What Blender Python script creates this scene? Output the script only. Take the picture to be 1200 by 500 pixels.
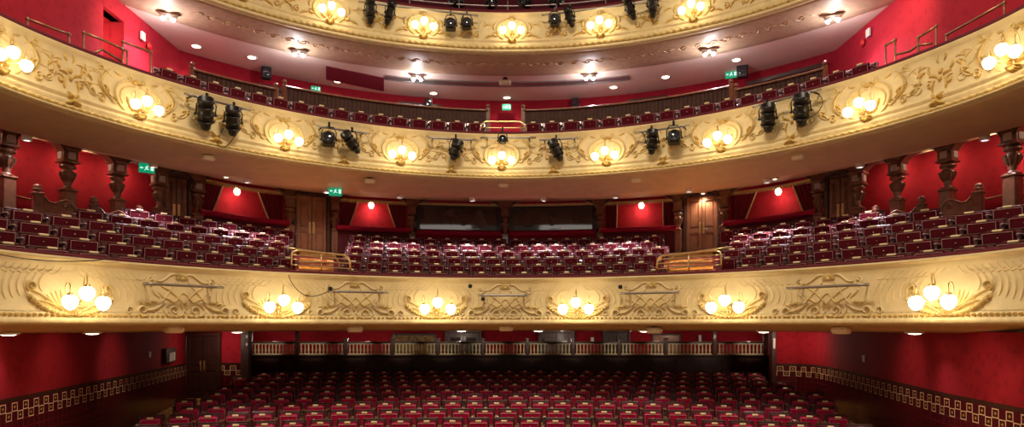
import bpy, math, random
from math import sin, cos, pi, radians as R, sqrt, atan2, floor
from mathutils import Vector, Matrix
random.seed(7)
SC = bpy.context.scene
for o in list(bpy.data.objects): bpy.data.objects.remove(o)
COL = SC.collection
# ---------------------------------------------------------------- camera, world, exposure
# metres; the eye is at height 0, the stalls floor about 2.6 below, +Y points from the stage to the back of the house
X0 = -0.12                     # centre line of the auditorium
cam_d = bpy.data.cameras.new('camera'); cam = bpy.data.objects.new('camera', cam_d); COL.objects.link(cam)
cam_d.lens = 24.0; cam_d.sensor_width = 36.0; cam_d.shift_y = 130/1200
cam_d.clip_start = .05; cam_d.clip_end = 200
cam.location = (0, 0, 0); cam.rotation_euler = (R(90), 0, 0)
SC.camera = cam
w = bpy.data.worlds.new('world'); SC.world = w; w.use_nodes = True
WORLD = 0.125
w.node_tree.nodes['Background'].inputs[0].default_value = (1.0, .80, .62, 1)
w.node_tree.nodes['Background'].inputs[1].default_value = WORLD
SC.view_settings.view_transform = 'Standard'; SC.view_settings.look = 'None'
SC.view_settings.gamma = 1; SC.view_settings.use_curve_mapping = False
SC.view_settings.exposure = 0.35

def light(kind, name, loc, power, color, size=.1, target=None, spot=None, blend=.6, sizey=None):
    d = bpy.data.lights.new(name, kind); d.energy = power; d.color = color
    if kind == 'AREA':
        d.size = size
        if sizey: d.shape = 'RECTANGLE'; d.size_y = sizey
    else: d.shadow_soft_size = size
    if kind == 'SPOT': d.spot_size = R(spot or 90); d.spot_blend = blend
    o = bpy.data.objects.new(name, d); COL.objects.link(o); o.location = loc
    if target is not None:
        o.rotation_euler = (Vector(target)-Vector(loc)).to_track_quat('-Z', 'Y').to_euler()
    return o
# house chandelier cluster in the dome above the stalls, and an added fill from the stage side
light('AREA', 'chandelier_light', (X0, 8, 12.5), 1050, (1, .82, .58), 2.6, (X0, 9.5, 0))
light('AREA', 'stage_side_fill', (X0, -3, 7), 100, (1, .88, .78), 7, (X0, 16, 2), sizey=3)
WARM = (1, .74, .38); COOL = (.93, .86, 1); SOFT = (1, .82, .62)

# ---------------------------------------------------------------- materials
def newmat(name):
    m = bpy.data.materials.new(name); m.use_nodes = True
    nt = m.node_tree; return m, nt, nt.nodes['Principled BSDF']
def mat(name, col, rough=.6, metal=0, var=.12, scale=6, bump=0, bscale=40, sheen=0, spec=None, coat=0):
    m, nt, b = newmat(name)
    tc = nt.nodes.new('ShaderNodeTexCoord')
    n = nt.nodes.new('ShaderNodeTexNoise'); n.inputs['Scale'].default_value = scale; n.inputs['Detail'].default_value = 4
    nt.links.new(tc.outputs['Object'], n.inputs['Vector'])
    r = nt.nodes.new('ShaderNodeValToRGB')
    r.color_ramp.elements[0].position = .3; r.color_ramp.elements[1].position = .7
    r.color_ramp.elements[0].color = tuple(c*(1-var) for c in col)+(1,)
    r.color_ramp.elements[1].color = tuple(min(1, c*(1+var)) for c in col)+(1,)
    nt.links.new(n.outputs['Fac'], r.inputs['Fac']); nt.links.new(r.outputs['Color'], b.inputs['Base Color'])
    b.inputs['Roughness'].default_value = rough; b.inputs['Metallic'].default_value = metal
    if spec is not None: b.inputs['Specular IOR Level'].default_value = spec
    if sheen: b.inputs['Sheen Weight'].default_value = sheen
    if coat: b.inputs['Coat Weight'].default_value = coat
    if bump:
        n2 = nt.nodes.new('ShaderNodeTexNoise'); n2.inputs['Scale'].default_value = bscale; n2.inputs['Detail'].default_value = 5
        nt.links.new(tc.outputs['Object'], n2.inputs['Vector'])
        bp = nt.nodes.new('ShaderNodeBump'); bp.inputs['Strength'].default_value = bump; bp.inputs['Distance'].default_value = .02
        nt.links.new(n2.outputs['Fac'], bp.inputs['Height']); nt.links.new(bp.outputs['Normal'], b.inputs['Normal'])
    return m
def emit(name, col, strength, base=(.9, .85, .8)):
    m, nt, b = newmat(name)
    b.inputs['Base Color'].default_value = base+(1,)
    b.inputs['Emission Color'].default_value = col+(1,); b.inputs['Emission Strength'].default_value = strength
    return m
M = {}
M['cream'] = mat('cream_plaster', (.71, .58, .32), .55, var=.10, scale=3, bump=.25, bscale=14)
M['cream2'] = mat('cream_moulding', (.71, .58, .32), .5, var=.10, scale=8)
M['gold'] = mat('gilded_plaster', (.60, .40, .11), .45, var=.25, scale=9)
M['gilt'] = mat('pale_gilding', (.68, .52, .22), .5, var=.15, scale=9)
M['fascia'] = mat('tan_soffit_paint', (.62, .45, .26), .5, var=.08, scale=3)
M['rosefascia'] = mat('rose_soffit_paint', (.50, .355, .23), .5, var=.12, scale=7)
M['pinkceil'] = mat('pink_white_ceiling', (.80, .65, .55), .7, var=.04, scale=2)
M['creamceil'] = mat('cream_ceiling', (.72, .52, .30), .7, var=.04, scale=2)
M['velvet'] = mat('crimson_velvet', (.10, .003, .014), .85, var=.2, scale=20)
M['valance'] = mat('lit_crimson_velvet', (.34, .006, .04), .8, var=.15, scale=20, spec=.2)  # lighter copy of the velvet, with its lighting put into the colour
M['board'] = mat('dark_boarding', (.062, .024, .018), .6, var=.25, scale=8, spec=.2)
M['curtain'] = mat('maroon_curtain', (.20, .006, .025), .85, var=.2, scale=20)
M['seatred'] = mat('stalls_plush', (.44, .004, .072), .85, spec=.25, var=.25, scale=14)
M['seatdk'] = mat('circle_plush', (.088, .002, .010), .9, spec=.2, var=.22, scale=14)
M['backdk'] = mat('dark_plush', (.07, .004, .010), .75, var=.2, scale=14)
M['piping'] = mat('pale_piping', (.50, .30, .27), .4, var=.1)
M['darkwood'] = mat('dark_mahogany', (.055, .018, .012), .42, var=.3, scale=8, coat=.1)
M['wood'] = mat('carved_mahogany', (.19, .075, .04), .3, var=.3, scale=8, coat=.4)
M['doorwood'] = mat('door_mahogany', (.26, .105, .055), .28, var=.25, scale=5, coat=.4)
M['brass'] = mat('polished_brass', (.82, .64, .32), .28, 1, var=.08)
M['plate'] = mat('brass_plate', (.92, .76, .46), .4, .15, var=.08)
M['bronze'] = mat('bronze_rail', (.42, .22, .13), .35, .7, var=.1)
M['iron'] = mat('highlight_pale_iron', (.42, .33, .36), .28, .3, var=.2, scale=12)  # paled so seat frames carry white highlights in their colour
M['arm'] = mat('highlight_pale_arm', (.48, .36, .38), .18, .3, var=.2, scale=12, coat=.5)  # pale tone stands in for glints on arms and upper seat frames
M['darkiron'] = mat('dark_painted_iron', (.13, .07, .07), .3, .3, var=.2, scale=12)
M['stone'] = mat('pale_inset', (.42, .36, .34), .4)
M['black'] = mat('black_enamel', (.012, .011, .012), .38, .2, var=.2)
M['lens'] = mat('lens_glass', (.02, .022, .03), .08, 0, coat=1)
M['grey'] = mat('grey_steel', (.30, .28, .27), .35, .7, var=.1)
M['beige'] = mat('beige_plastic', (.82, .70, .50), .5, var=.05)
M['white'] = mat('white_plastic', (.75, .72, .68), .5, var=.03)
M['alarm'] = mat('red_plastic', (.55, .02, .02), .4)
M['blackglass'] = mat('control_room_glass', (.03, .025, .026), .06, 0, var=.3, scale=2, coat=1)
M['globe'] = emit('opal_glass_lit', (1, .83, .52), 7)
M['downlight'] = emit('downlight_lens', (1, .86, .66), 9)
M['coollight'] = emit('cool_lamp_lens', (.95, .92, 1), 26)
M['exitgreen'] = emit('exit_green', (.0, .45, .22), .45, (0, .12, .06))
M['exitwhite'] = emit('exit_white', (.6, 1, .8), .8, (.3, .5, .4))

def mth(nt, op, a, b=None, c=None):
    n = nt.nodes.new('ShaderNodeMath'); n.operation = op
    for i, v in enumerate((a, b, c)):
        if v is None: continue
        if isinstance(v, (int, float)): n.inputs[i].default_value = v
        else: nt.links.new(v, n.inputs[i])
    return n.outputs[0]
def mixc(nt, fac, a, b):
    n = nt.nodes.new('ShaderNodeMix'); n.data_type = 'RGBA'
    nt.links.new(fac, n.inputs['Factor'])
    for k, v in ((6, a), (7, b)):
        if isinstance(v, tuple): n.inputs[k].default_value = v+(1,)
        else: nt.links.new(v, n.inputs[k])
    return n.outputs[2]
def damask(name, a, b_, rough=.6, scale=5.5):
    m, nt, b = newmat(name)
    tc = nt.nodes.new('ShaderNodeTexCoord')
    v = nt.nodes.new('ShaderNodeTexVoronoi'); v.inputs['Scale'].default_value = scale; nt.links.new(tc.outputs['Object'], v.inputs['Vector'])
    n = nt.nodes.new('ShaderNodeTexNoise'); n.inputs['Scale'].default_value = 26; n.inputs['Detail'].default_value = 6; nt.links.new(tc.outputs['Object'], n.inputs['Vector'])
    f = mth(nt, 'MULTIPLY', mth(nt, 'ADD', v.outputs['Distance'], n.outputs['Fac']), .75)
    r = nt.nodes.new('ShaderNodeValToRGB'); r.color_ramp.elements[0].position = .45; r.color_ramp.elements[1].position = .75
    r.color_ramp.elements[0].color = a+(1,); r.color_ramp.elements[1].color = b_+(1,)
    nt.links.new(f, r.inputs['Fac']); nt.links.new(r.outputs['Color'], b.inputs['Base Color'])
    b.inputs['Roughness'].default_value = rough; b.inputs['Specular IOR Level'].default_value = .2
    return m
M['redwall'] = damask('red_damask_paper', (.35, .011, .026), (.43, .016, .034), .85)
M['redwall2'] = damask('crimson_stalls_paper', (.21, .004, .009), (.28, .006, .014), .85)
M['carpet'] = damask('patterned_carpet', (.30, .02, .02), (.62, .36, .10), .9, 4)
M['step'] = damask('dark_red_carpet', (.05, .004, .008), (.09, .008, .012), .95, 4)
M['gildpanel'] = damask('dark_gilt_panel', (.03, .012, .008), (.30, .17, .05), .4, 9)
def tilemat():
    m, nt, b = newmat('maroon_tile_dado')
    uv = nt.nodes.new('ShaderNodeTexCoord'); s = nt.nodes.new('ShaderNodeSeparateXYZ'); nt.links.new(uv.outputs['UV'], s.inputs[0])
    U, V = s.outputs[0], s.outputs[1]            # metres along the wall, metres below the dado top
    pu, pv = .185, .15
    cu = mth(nt, 'DIVIDE', U, pu); cv = mth(nt, 'DIVIDE', mth(nt, 'SUBTRACT', V, .09), pv)
    fu = mth(nt, 'ABSOLUTE', mth(nt, 'SUBTRACT', mth(nt, 'FRACT', cu), .5)); fv = mth(nt, 'ABSOLUTE', mth(nt, 'SUBTRACT', mth(nt, 'FRACT', cv), .5))
    d = mth(nt, 'MAXIMUM', fu, fv)
    par = mth(nt, 'FLOORED_MODULO', mth(nt, 'ADD', mth(nt, 'FLOOR', cu), mth(nt, 'FLOOR', cv)), 2)
    par = mth(nt, 'LESS_THAN', par, .5)
    inb = mth(nt, 'MULTIPLY', mth(nt, 'GREATER_THAN', cv, 0), mth(nt, 'LESS_THAN', cv, 2))
    line = mth(nt, 'MULTIPLY', mth(nt, 'GREATER_THAN', d, .40), mth(nt, 'MULTIPLY', par, inb))
    dia = mth(nt, 'LESS_THAN', mth(nt, 'ADD', fu, fv), .2)
    cen = mth(nt, 'MULTIPLY', dia, mth(nt, 'MULTIPLY', par, inb))
    # plain tile joints below
    gu = mth(nt, 'LESS_THAN', mth(nt, 'FRACT', cu), .06); gv = mth(nt, 'LESS_THAN', mth(nt, 'FRACT', cv), .06)
    g = mth(nt, 'MULTIPLY', mth(nt, 'MAXIMUM', gu, gv), mth(nt, 'GREATER_THAN', cv, 2))
    c = mixc(nt, g, (.075, .006, .010), (.16, .02, .02))
    c = mixc(nt, mth(nt, 'MULTIPLY', par, inb), c, (.06, .012, .008))
    c = mixc(nt, cen, c, (.42, .22, .05)); c = mixc(nt, line, c, (.74, .56, .32))
    c = mixc(nt, mth(nt, 'LESS_THAN', V, .07), c, (.05, .02, .012))
    nt.links.new(c, b.inputs['Base Color']); b.inputs['Roughness'].default_value = .22
    return m
M['tile'] = tilemat()

# ---------------------------------------------------------------- mesh helpers
def tag(o, label=None, cat=None, group=None, kind=None):
    for k, v in (('label', label), ('category', cat), ('group', group), ('kind', kind)):
        if v: o[k] = v
    return o
class MB:
    def __init__(s): s.v = []; s.f = []; s.sm = []; s.uv = None
    def add(s, vs, fs, smooth=False):
        n = len(s.v); s.v += [tuple(v) for v in vs]; s.f += [tuple(i+n for i in f) for f in fs]; s.sm += [smooth]*len(fs); return s
    def box(s, c, d, mtx=None, bev=0):
        hx, hy, hz = d[0]/2, d[1]/2, d[2]/2
        if bev <= 0:
            vs = [Vector((c[0]+sx*hx, c[1]+sy*hy, c[2]+sz*hz)) for sz in (-1, 1) for sy in (-1, 1) for sx in (-1, 1)]
            fs = [(0, 2, 3, 1), (4, 5, 7, 6), (0, 1, 5, 4), (2, 6, 7, 3), (0, 4, 6, 2), (1, 3, 7, 5)]
        else:                                   # chamfered all round: three loops up the side
            bev = min(bev, hx*.9, hy*.9, hz*.9); vs = []; fs = []
            def oct_(z, i):
                a, b_ = hx-i, hy-i
                k = bev
                return [(c[0]+p[0], c[1]+p[1], c[2]+z) for p in ((a-k, -b_), (a, -b_+k), (a, b_-k), (a-k, b_), (-a+k, b_), (-a, b_-k), (-a, -b_+k), (-a+k, -b_))]
            for z, i in ((-hz, bev*.7), (-hz+bev, 0), (hz-bev, 0), (hz, bev*.7)): vs += [Vector(p) for p in oct_(z, i)]
            for L in range(3):
                for k in range(8): fs.append((L*8+k, L*8+(k+1) % 8, L*8+8+(k+1) % 8, L*8+8+k))
            fs.append(tuple(range(7, -1, -1))); fs.append(tuple(range(24, 32)))
        if mtx: vs = [mtx @ v for v in vs]
        return s.add(vs, fs)
    def tube(s, pts, r, n=8, closed=False, flat=None, cap=True):
        P = [Vector(p) for p in pts]; N = len(P)
        rs = r if isinstance(r, (list, tuple)) else [r]*N
        up = Vector((0, 0, 1)); vs = []; fs = []; prev = None
        for i in range(N):
            if closed: t = P[(i+1) % N]-P[i-1]
            else: t = P[min(i+1, N-1)]-P[max(i-1, 0)]
            if t.length < 1e-9: t = Vector((1, 0, 0))
            t.normalize()
            if prev is None:
                a = up if abs(t.z) < .95 else Vector((0, 1, 0)); u = t.cross(a).normalized()
            else:
                u = prev-t*prev.dot(t)
                u = u.normalized() if u.length > 1e-6 else t.cross(up).normalized()
            prev = u; v = t.cross(u)
            for k in range(n):
                a = 2*pi*k/n; vs.append(P[i]+(u*cos(a)+v*sin(a))*rs[i])
        M_ = N if closed else N-1
        for i in range(M_):
            for k in range(n):
                j = (i+1) % N; fs.append((i*n+k, i*n+(k+1) % n, j*n+(k+1) % n, j*n+k))
        if cap and not closed: fs += [tuple(range(n-1, -1, -1)), tuple(range((N-1)*n, N*n))]
        return s.add(vs, fs, n > 5)
    def lathe(s, prof, n=16, mtx=None, sq=False, smooth=True):
        vs = []; fs = []
        for r, z in prof:
            for k in range(n):
                a = 2*pi*(k+.5)/n
                vs.append(Vector((r*cos(a), r*sin(a), z)))
        for i in range(len(prof)-1):
            for k in range(n): fs.append((i*n+k, i*n+(k+1) % n, (i+1)*n+(k+1) % n, (i+1)*n+k))
        fs += [tuple(range(n-1, -1, -1)), tuple(range((len(prof)-1)*n, len(prof)*n))]
        if mtx: vs = [mtx @ v for v in vs]
        return s.add(vs, fs, smooth and n > 6)
    def sphere(s, c, r, n=14, m=9, sz=1):
        prof = [(max(.001, r*sin(pi*i/m)), -r*sz*cos(pi*i/m)) for i in range(m+1)]
        return s.lathe(prof, n, Matrix.Translation(c))
    def build(s, name, m, parent=None, mods=None):
        me = bpy.data.meshes.new(name); me.from_pydata([tuple(v) for v in s.v], [], s.f)
        me.polygons.foreach_set('use_smooth', s.sm)
        me.materials.append(m)
        if s.uv:
            l = me.uv_layers.new(name='UVMap'); k = 0
            for p in me.polygons:
                for li in p.loop_indices: l.data[li].uv = s.uv[me.loops[li].vertex_index]
        me.update()
        o = bpy.data.objects.new(name, me); COL.objects.link(o)
        if parent is not None: o.parent = parent
        return o
def thing(name, label, cat, loc=(0, 0, 0), rz=0, group=None, rot=None):
    o = bpy.data.objects.new(name, None); COL.objects.link(o); o.empty_display_size = .1
    o.location = loc; o.rotation_euler = rot if rot else (0, 0, rz)
    return tag(o, label, cat, group)
def struct(name, mb, m, label=None):
    return tag(mb.build(name, m), label, None, None, 'structure')
KIDS = {}
def copy_tree(o, parent=None, kids=None):
    c = o.copy(); COL.objects.link(c)
    if parent is not None: c.parent = parent
    for ch in kids.get(o.name, []): copy_tree(ch, c, kids)
    return c
def kidmap(root):
    d = {}
    def rec(o):
        d[o.name] = [c for c in bpy.data.objects if c.parent == o]
        for c in d[o.name]: rec(c)
    rec(root); return d
ORD = ['first', 'second', 'third', 'fourth', 'fifth', 'sixth', 'seventh', 'eighth', 'ninth', 'tenth', 'eleventh', 'twelfth', 'thirteenth', 'fourteenth',
       'fifteenth', 'sixteenth', 'seventeenth', 'eighteenth', 'nineteenth', 'twentieth', 'twenty-first', 'twenty-second', 'twenty-third', 'twenty-fourth', 'twenty-fifth',
       'twenty-sixth', 'twenty-seventh', 'twenty-eighth', 'twenty-ninth', 'thirtieth', 'thirty-first', 'thirty-second', 'thirty-third', 'thirty-fourth']

# ---------------------------------------------------------------- plan curves of the tiers (horseshoes round the stalls)
def lerp_tab(tab, a):
    a = abs(a)
    if a <= tab[0][0]: return tab[0][1]
    for (a0, v0), (a1, v1) in zip(tab, tab[1:]):
        if a <= a1:
            t = (a-a0)/(a1-a0); t = t*t*(3-2*t)*.5+t*.5
            return v0+(v1-v0)*t
    return tab[-1][1]
TU = [(0, 8.15), (24, 8.06), (40, 8.05), (53, 8.1), (66, 8.2), (80, 8.3), (110, 8.35)]
TA = [(0, 12.85), (24, 12.85), (34, 12.55), (44, 11.9), (55, 11.1), (64, 10.6), (74, 10.3), (90, 10.2), (110, 10.2)]
class Tier:
    def __init__(s, cy, rf): s.cy = cy; s.rf = rf
    def p(s, th, dr, h):                        # th in degrees, negative is house left as seen
        r = s.rf(th)+dr; a = R(th)
        return Vector((X0+r*sin(a), s.cy+r*cos(a), h))
    def r(s, th): return s.rf(th)
    def th(s, px, dr=0):                        # plan angle that lies on a given bearing from the stage
        lo, hi = -105, 105
        for _ in range(50):
            mid = (lo+hi)/2; q = s.p(mid, dr, 0)
            b = 800*q.x/q.y+600
            if b < px: lo = mid
            else: hi = mid
        return (lo+hi)/2
TD = Tier(8.98, lambda t: lerp_tab(TU, t)*.9167)
TUp = Tier(9.8, lambda t: lerp_tab(TU, t))
TG = Tier(9.4, lambda t: 9.6)
TAr = Tier(8.98, lambda t: lerp_tab(TA, t))
def sweep(tier, prof, t0, t1, n, closed=True, mb=None, smooth=True, ends=True):
    mb = mb or MB(); vs = []; fs = []; k = len(prof)
    for i in range(n+1):
        th = t0+(t1-t0)*i/n
        for dr, h in prof:
            d_ = dr(th) if callable(dr) else dr; h_ = h(th) if callable(h) else h
            vs.append(tier.p(th, d_, h_))
    for i in range(n):
        for j in range(k if closed else k-1):
            j2 = (j+1) % k; fs.append((i*k+j, i*k+j2, (i+1)*k+j2, (i+1)*k+j))
    if closed and ends: fs += [tuple(range(k)), tuple(range(n*k+k-1, n*k-1, -1))]
    return mb.add(vs, fs, smooth)

# ================================================================ STRUCTURE
def boxray(cx, cy, th, bx, by):
    a = R(th); dx, dy = sin(a), cos(a); t = 1e9
    if dx > 1e-6: t = min(t, (bx-cx)/dx)
    if dx < -1e-6: t = min(t, (-bx-cx)/dx)
    if dy > 1e-6: t = min(t, (by-cy)/dy)
    return (cx+dx*t, cy+dy*t)
# stalls floor, gently raked
def floor_h(y): return -2.68+.04*(y-14.1)
mb = MB(); mb.add([(-13, 2, floor_h(2)), (13, 2, floor_h(2)), (13, 28, floor_h(28)), (-13, 28, floor_h(28)),
                   (-13, 2, floor_h(2)-.3), (13, 2, floor_h(2)-.3), (13, 28, floor_h(28)-.3), (-13, 28, floor_h(28)-.3)],
                  [(0, 1, 2, 3), (7, 6, 5, 4), (0, 4, 5, 1), (1, 5, 6, 2), (2, 6, 7, 3), (3, 7, 4, 0)])
struct('floor', mb, M['carpet'])
# walls from plan polylines; an inner face and a back, .2 thick
def wallline(name, pts, h0, h1, m, out, parent=None, uvtop=None, hfn=None):
    """pts along the inner face; out=+1/-1 thickness side"""
    mb = MB(); vs = []; uv = []; L = 0
    for i, p in enumerate(pts):
        a = Vector(pts[max(0, i-1)]); b = Vector(pts[min(len(pts)-1, i+1)]); t = (b-a).normalized(); nn = Vector((-t.y, t.x))*out*.2
        if i: L += (Vector(p)-Vector(pts[i-1])).length
        lo = h0(p) if callable(h0) else h0; hi = h1(p) if callable(h1) else h1
        vs += [(p[0], p[1], lo), (p[0], p[1], hi), (p[0]+nn.x, p[1]+nn.y, hi), (p[0]+nn.x, p[1]+nn.y, lo)]
        uv += [(L, hi-lo), (L, 0), (L, 0), (L, hi-lo)]
    fs = []
    for i in range(len(pts)-1):
        for j in range(4): fs.append((i*4+j, i*4+(j+1) % 4, i*4+4+(j+1) % 4, i*4+4+j))
    n = len(pts)-1; fs += [(0, 1, 2, 3), (n*4+3, n*4+2, n*4+1, n*4)]
    mb.add(vs, fs); mb.uv = uv
    return struct(name, mb, m)
LW = [(-7.55, 6), (-8.38, 11.17), (-9.5, 17), (-10.47, 21.9)]
RW = [(7.1, 5.5), (7.54, 10.1), (7.80, 12.3), (8.82, 17.4), (9.25, 20.0), (9.30, 20.9), (9.0, 21.5), (8.25, 21.75)]
DT = -1.25
fl = lambda p: floor_h(p[1])
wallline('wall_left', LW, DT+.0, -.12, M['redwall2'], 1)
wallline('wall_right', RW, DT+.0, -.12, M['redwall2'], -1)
wallline('wall_left_dado', [(p[0]+.03, p[1]) for p in LW], lambda p: floor_h(p[1])-.02, DT+.02, M['tile'], 1)
wallline('wall_right_dado', [(p[0]-.03, p[1]-.03) for p in RW], lambda p: floor_h(p[1])-.02, DT+.02, M['tile'], -1)
BL = [(-9.42, 21.95), (-8.52, 21.95)]
wallline('wall_back_left', BL, DT, -.12, M['redwall'], 1)
wallline('wall_back_left_dado', [(p[0], p[1]-.03) for p in BL], lambda p: floor_h(p[1])-.02, DT+.02, M['tile'], 1)
wallline('wall_back_return', [(-8.52, 21.98), (-9.85, 24.9)], -2.6, -.12, M['redwall'], 1)
wallline('wall_back_return_right', [(8.28, 21.8), (9.35, 24.9)], -2.6, -.12, M['redwall'], -1)
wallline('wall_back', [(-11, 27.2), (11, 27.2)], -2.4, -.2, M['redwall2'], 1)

# ceilings / tier slabs
def slab(name, tier, dr, hin, hout, m, bx, by, t0=-100, t1=100, n=80, thick=.12):
    mb = MB(); vs = []; fs = []
    for i in range(n+1):
        th = t0+(t1-t0)*i/n; a = tier.p(th, dr, hin); q = boxray(X0, tier.cy, th, bx, by)
        b = Vector((q[0], q[1], hout))
        vs += [a, b, b+Vector((0, 0, thick)), a+Vector((0, 0, thick))]
    for i in range(n):
        for j in range(4): fs.append((i*4+j, i*4+(j+1) % 4, i*4+4+(j+1) % 4, i*4+4+j))
    mb.add(vs, fs, True); return struct(name, mb, m)
slab('ceiling', TD, .75, -.13, -.24, M['fascia'], 12.5, 27.6, n=120)
# circle ceiling between the soffit band and the wall behind the arcade
mb = sweep(TUp, [(1.42, 3.60), (lambda t: (TAr.r(t)+1.5-1*cos(R(t))*.8)-TUp.r(t)+.2, 4.16), (lambda t: (TAr.r(t)+1.5-1*cos(R(t))*.8)-TUp.r(t)+.2, 4.26), (1.42, 3.75)], -104, 104, 110, smooth=False)
struct('ceiling_circle', mb, M['creamceil'])
# upper circle ceiling: flat at 7.4, from the gallery soffit to the curved back wall
BC = (X0, 11.1); BR = 11.5
def backpt(a, h): return Vector((BC[0]+BR*sin(R(a)), BC[1]+BR*cos(R(a)), h))
mb = MB(); vs = []; fs = []; n = 90
for i in range(n+1):
    th = -90+180*i/n; a = TG.p(th, 1.3, 7.40); q = boxray(X0, TG.cy, th, 9.6, 24)
    b = Vector((q[0], q[1], 7.40)); vs += [a, b, b+Vector((0, 0, .12)), a+Vector((0, 0, .12))]
for i in range(n):
    for j in range(4): fs.append((i*4+j, i*4+(j+1) % 4, i*4+4+(j+1) % 4, i*4+4+j))
mb.add(vs, fs); struct('ceiling_upper', mb, M['pinkceil'])
# curved back wall of the upper circle and its straight side walls, with a doorway recess on the left
mb = MB(); vs = []; fs = []; n = 60
for i in range(n+1):
    a = -50.5+101*i/n; p = backpt(a, 4.4); q = backpt(a, 7.42); o_ = Vector((.2*sin(R(a)), .2*cos(R(a)), 0))
    vs += [p, q, q+o_, p+o_]
for i in range(n):
    for j in range(4): fs.append((i*4+j, i*4+(j+1) % 4, i*4+4+(j+1) % 4, i*4+4+j))
mb.add(vs, fs, True); struct('wall_back_upper', mb, M['redwall'])
SL = -8.98; SR = 8.74
mb = MB()
ya, yb = 15.0, 15.8      # doorway recess
for (y0, y1, z0, z1) in ((6, ya, 4.2, 12), (yb, 18.7, 4.2, 12), (ya, yb, 7.0, 12)): mb.box((SL-.15, (y0+y1)/2, (z0+z1)/2), (.3, y1-y0, z1-z0))
mb.box((SL-1.2, (ya+yb)/2, 5.7), (.2, 2.4, 3.4)); mb.box((SL-.65, yb+.12, 5.7), (1.1, .2, 3.4)); mb.box((SL-.65, (ya+yb)/2, 7.15), (1.1, 1.0, .3))
struct('wall_left_upper', mb, M['redwall'])
mb = MB(); mb.box((SR+.15, 12.1, 8.1), (.3, 13, 7.8)); struct('wall_right_upper', mb, M['redwall'])
# circle walls behind the arcade
mb = sweep(TAr, [(lambda t: 1.5-.8*cos(R(t)), 1.2), (lambda t: 1.5-.8*cos(R(t)), 4.2), (lambda t: 1.7-.8*cos(R(t)), 4.2), (lambda t: 1.7-.8*cos(R(t)), 1.2)], -104, 104, 120)
struct('wall_back_circle', mb, M['redwall'])
# stepped decks of the circle
def sstep(t, a, b):
    x = min(1, max(0, (abs(t)-a)/(b-a))); return x*x*(3-2*x)
def rowdr(k, t): return .42+k*(.85-.35*sstep(t, 15, 72))
def rowh(k, t): return .535+.27*k
prof = [(.12, -.02), (.12, lambda t: rowh(0, t))]
for k in range(1, 6):
    prof.append((lambda t, k=k: rowdr(k, t)-.30, lambda t, k=k: rowh(k-1, t)))
    prof.append((lambda t, k=k: rowdr(k, t)-.30, lambda t, k=k: rowh(k, t)))
prof += [(lambda t: TAr.r(t)-TD.r(t)+1.6, lambda t: rowh(5, t)), (lambda t: TAr.r(t)-TD.r(t)+1.6, -.02)]
for i in range(2, len(prof)-2):       # clamp rows inside the arcade
    f = prof[i][0]; prof[i] = ((lambda t, f=f: min(f(t), TAr.r(t)-TD.r(t)+1.4)), prof[i][1])
struct('floor_circle', sweep(TD, prof, -104, 104, 110, smooth=False), M['step'])
struct('floor_upper', sweep(TUp, [(.12, 3.95), (.12, 4.45), (.35, 4.45), (.35, 4.74), (1.25, 4.74), (1.25, 4.85), (2.4, 4.85), (2.4, 5.2), (3.6, 5.5), (3.6, 4.2)], -100, 100, 80, smooth=False), M['step'])
struct('floor_gallery', sweep(TG, [(.2, 7.6), (.2, 8.1), (3, 8.6), (3, 7.6)], -60, 60, 60, smooth=False), M['step'])

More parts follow.
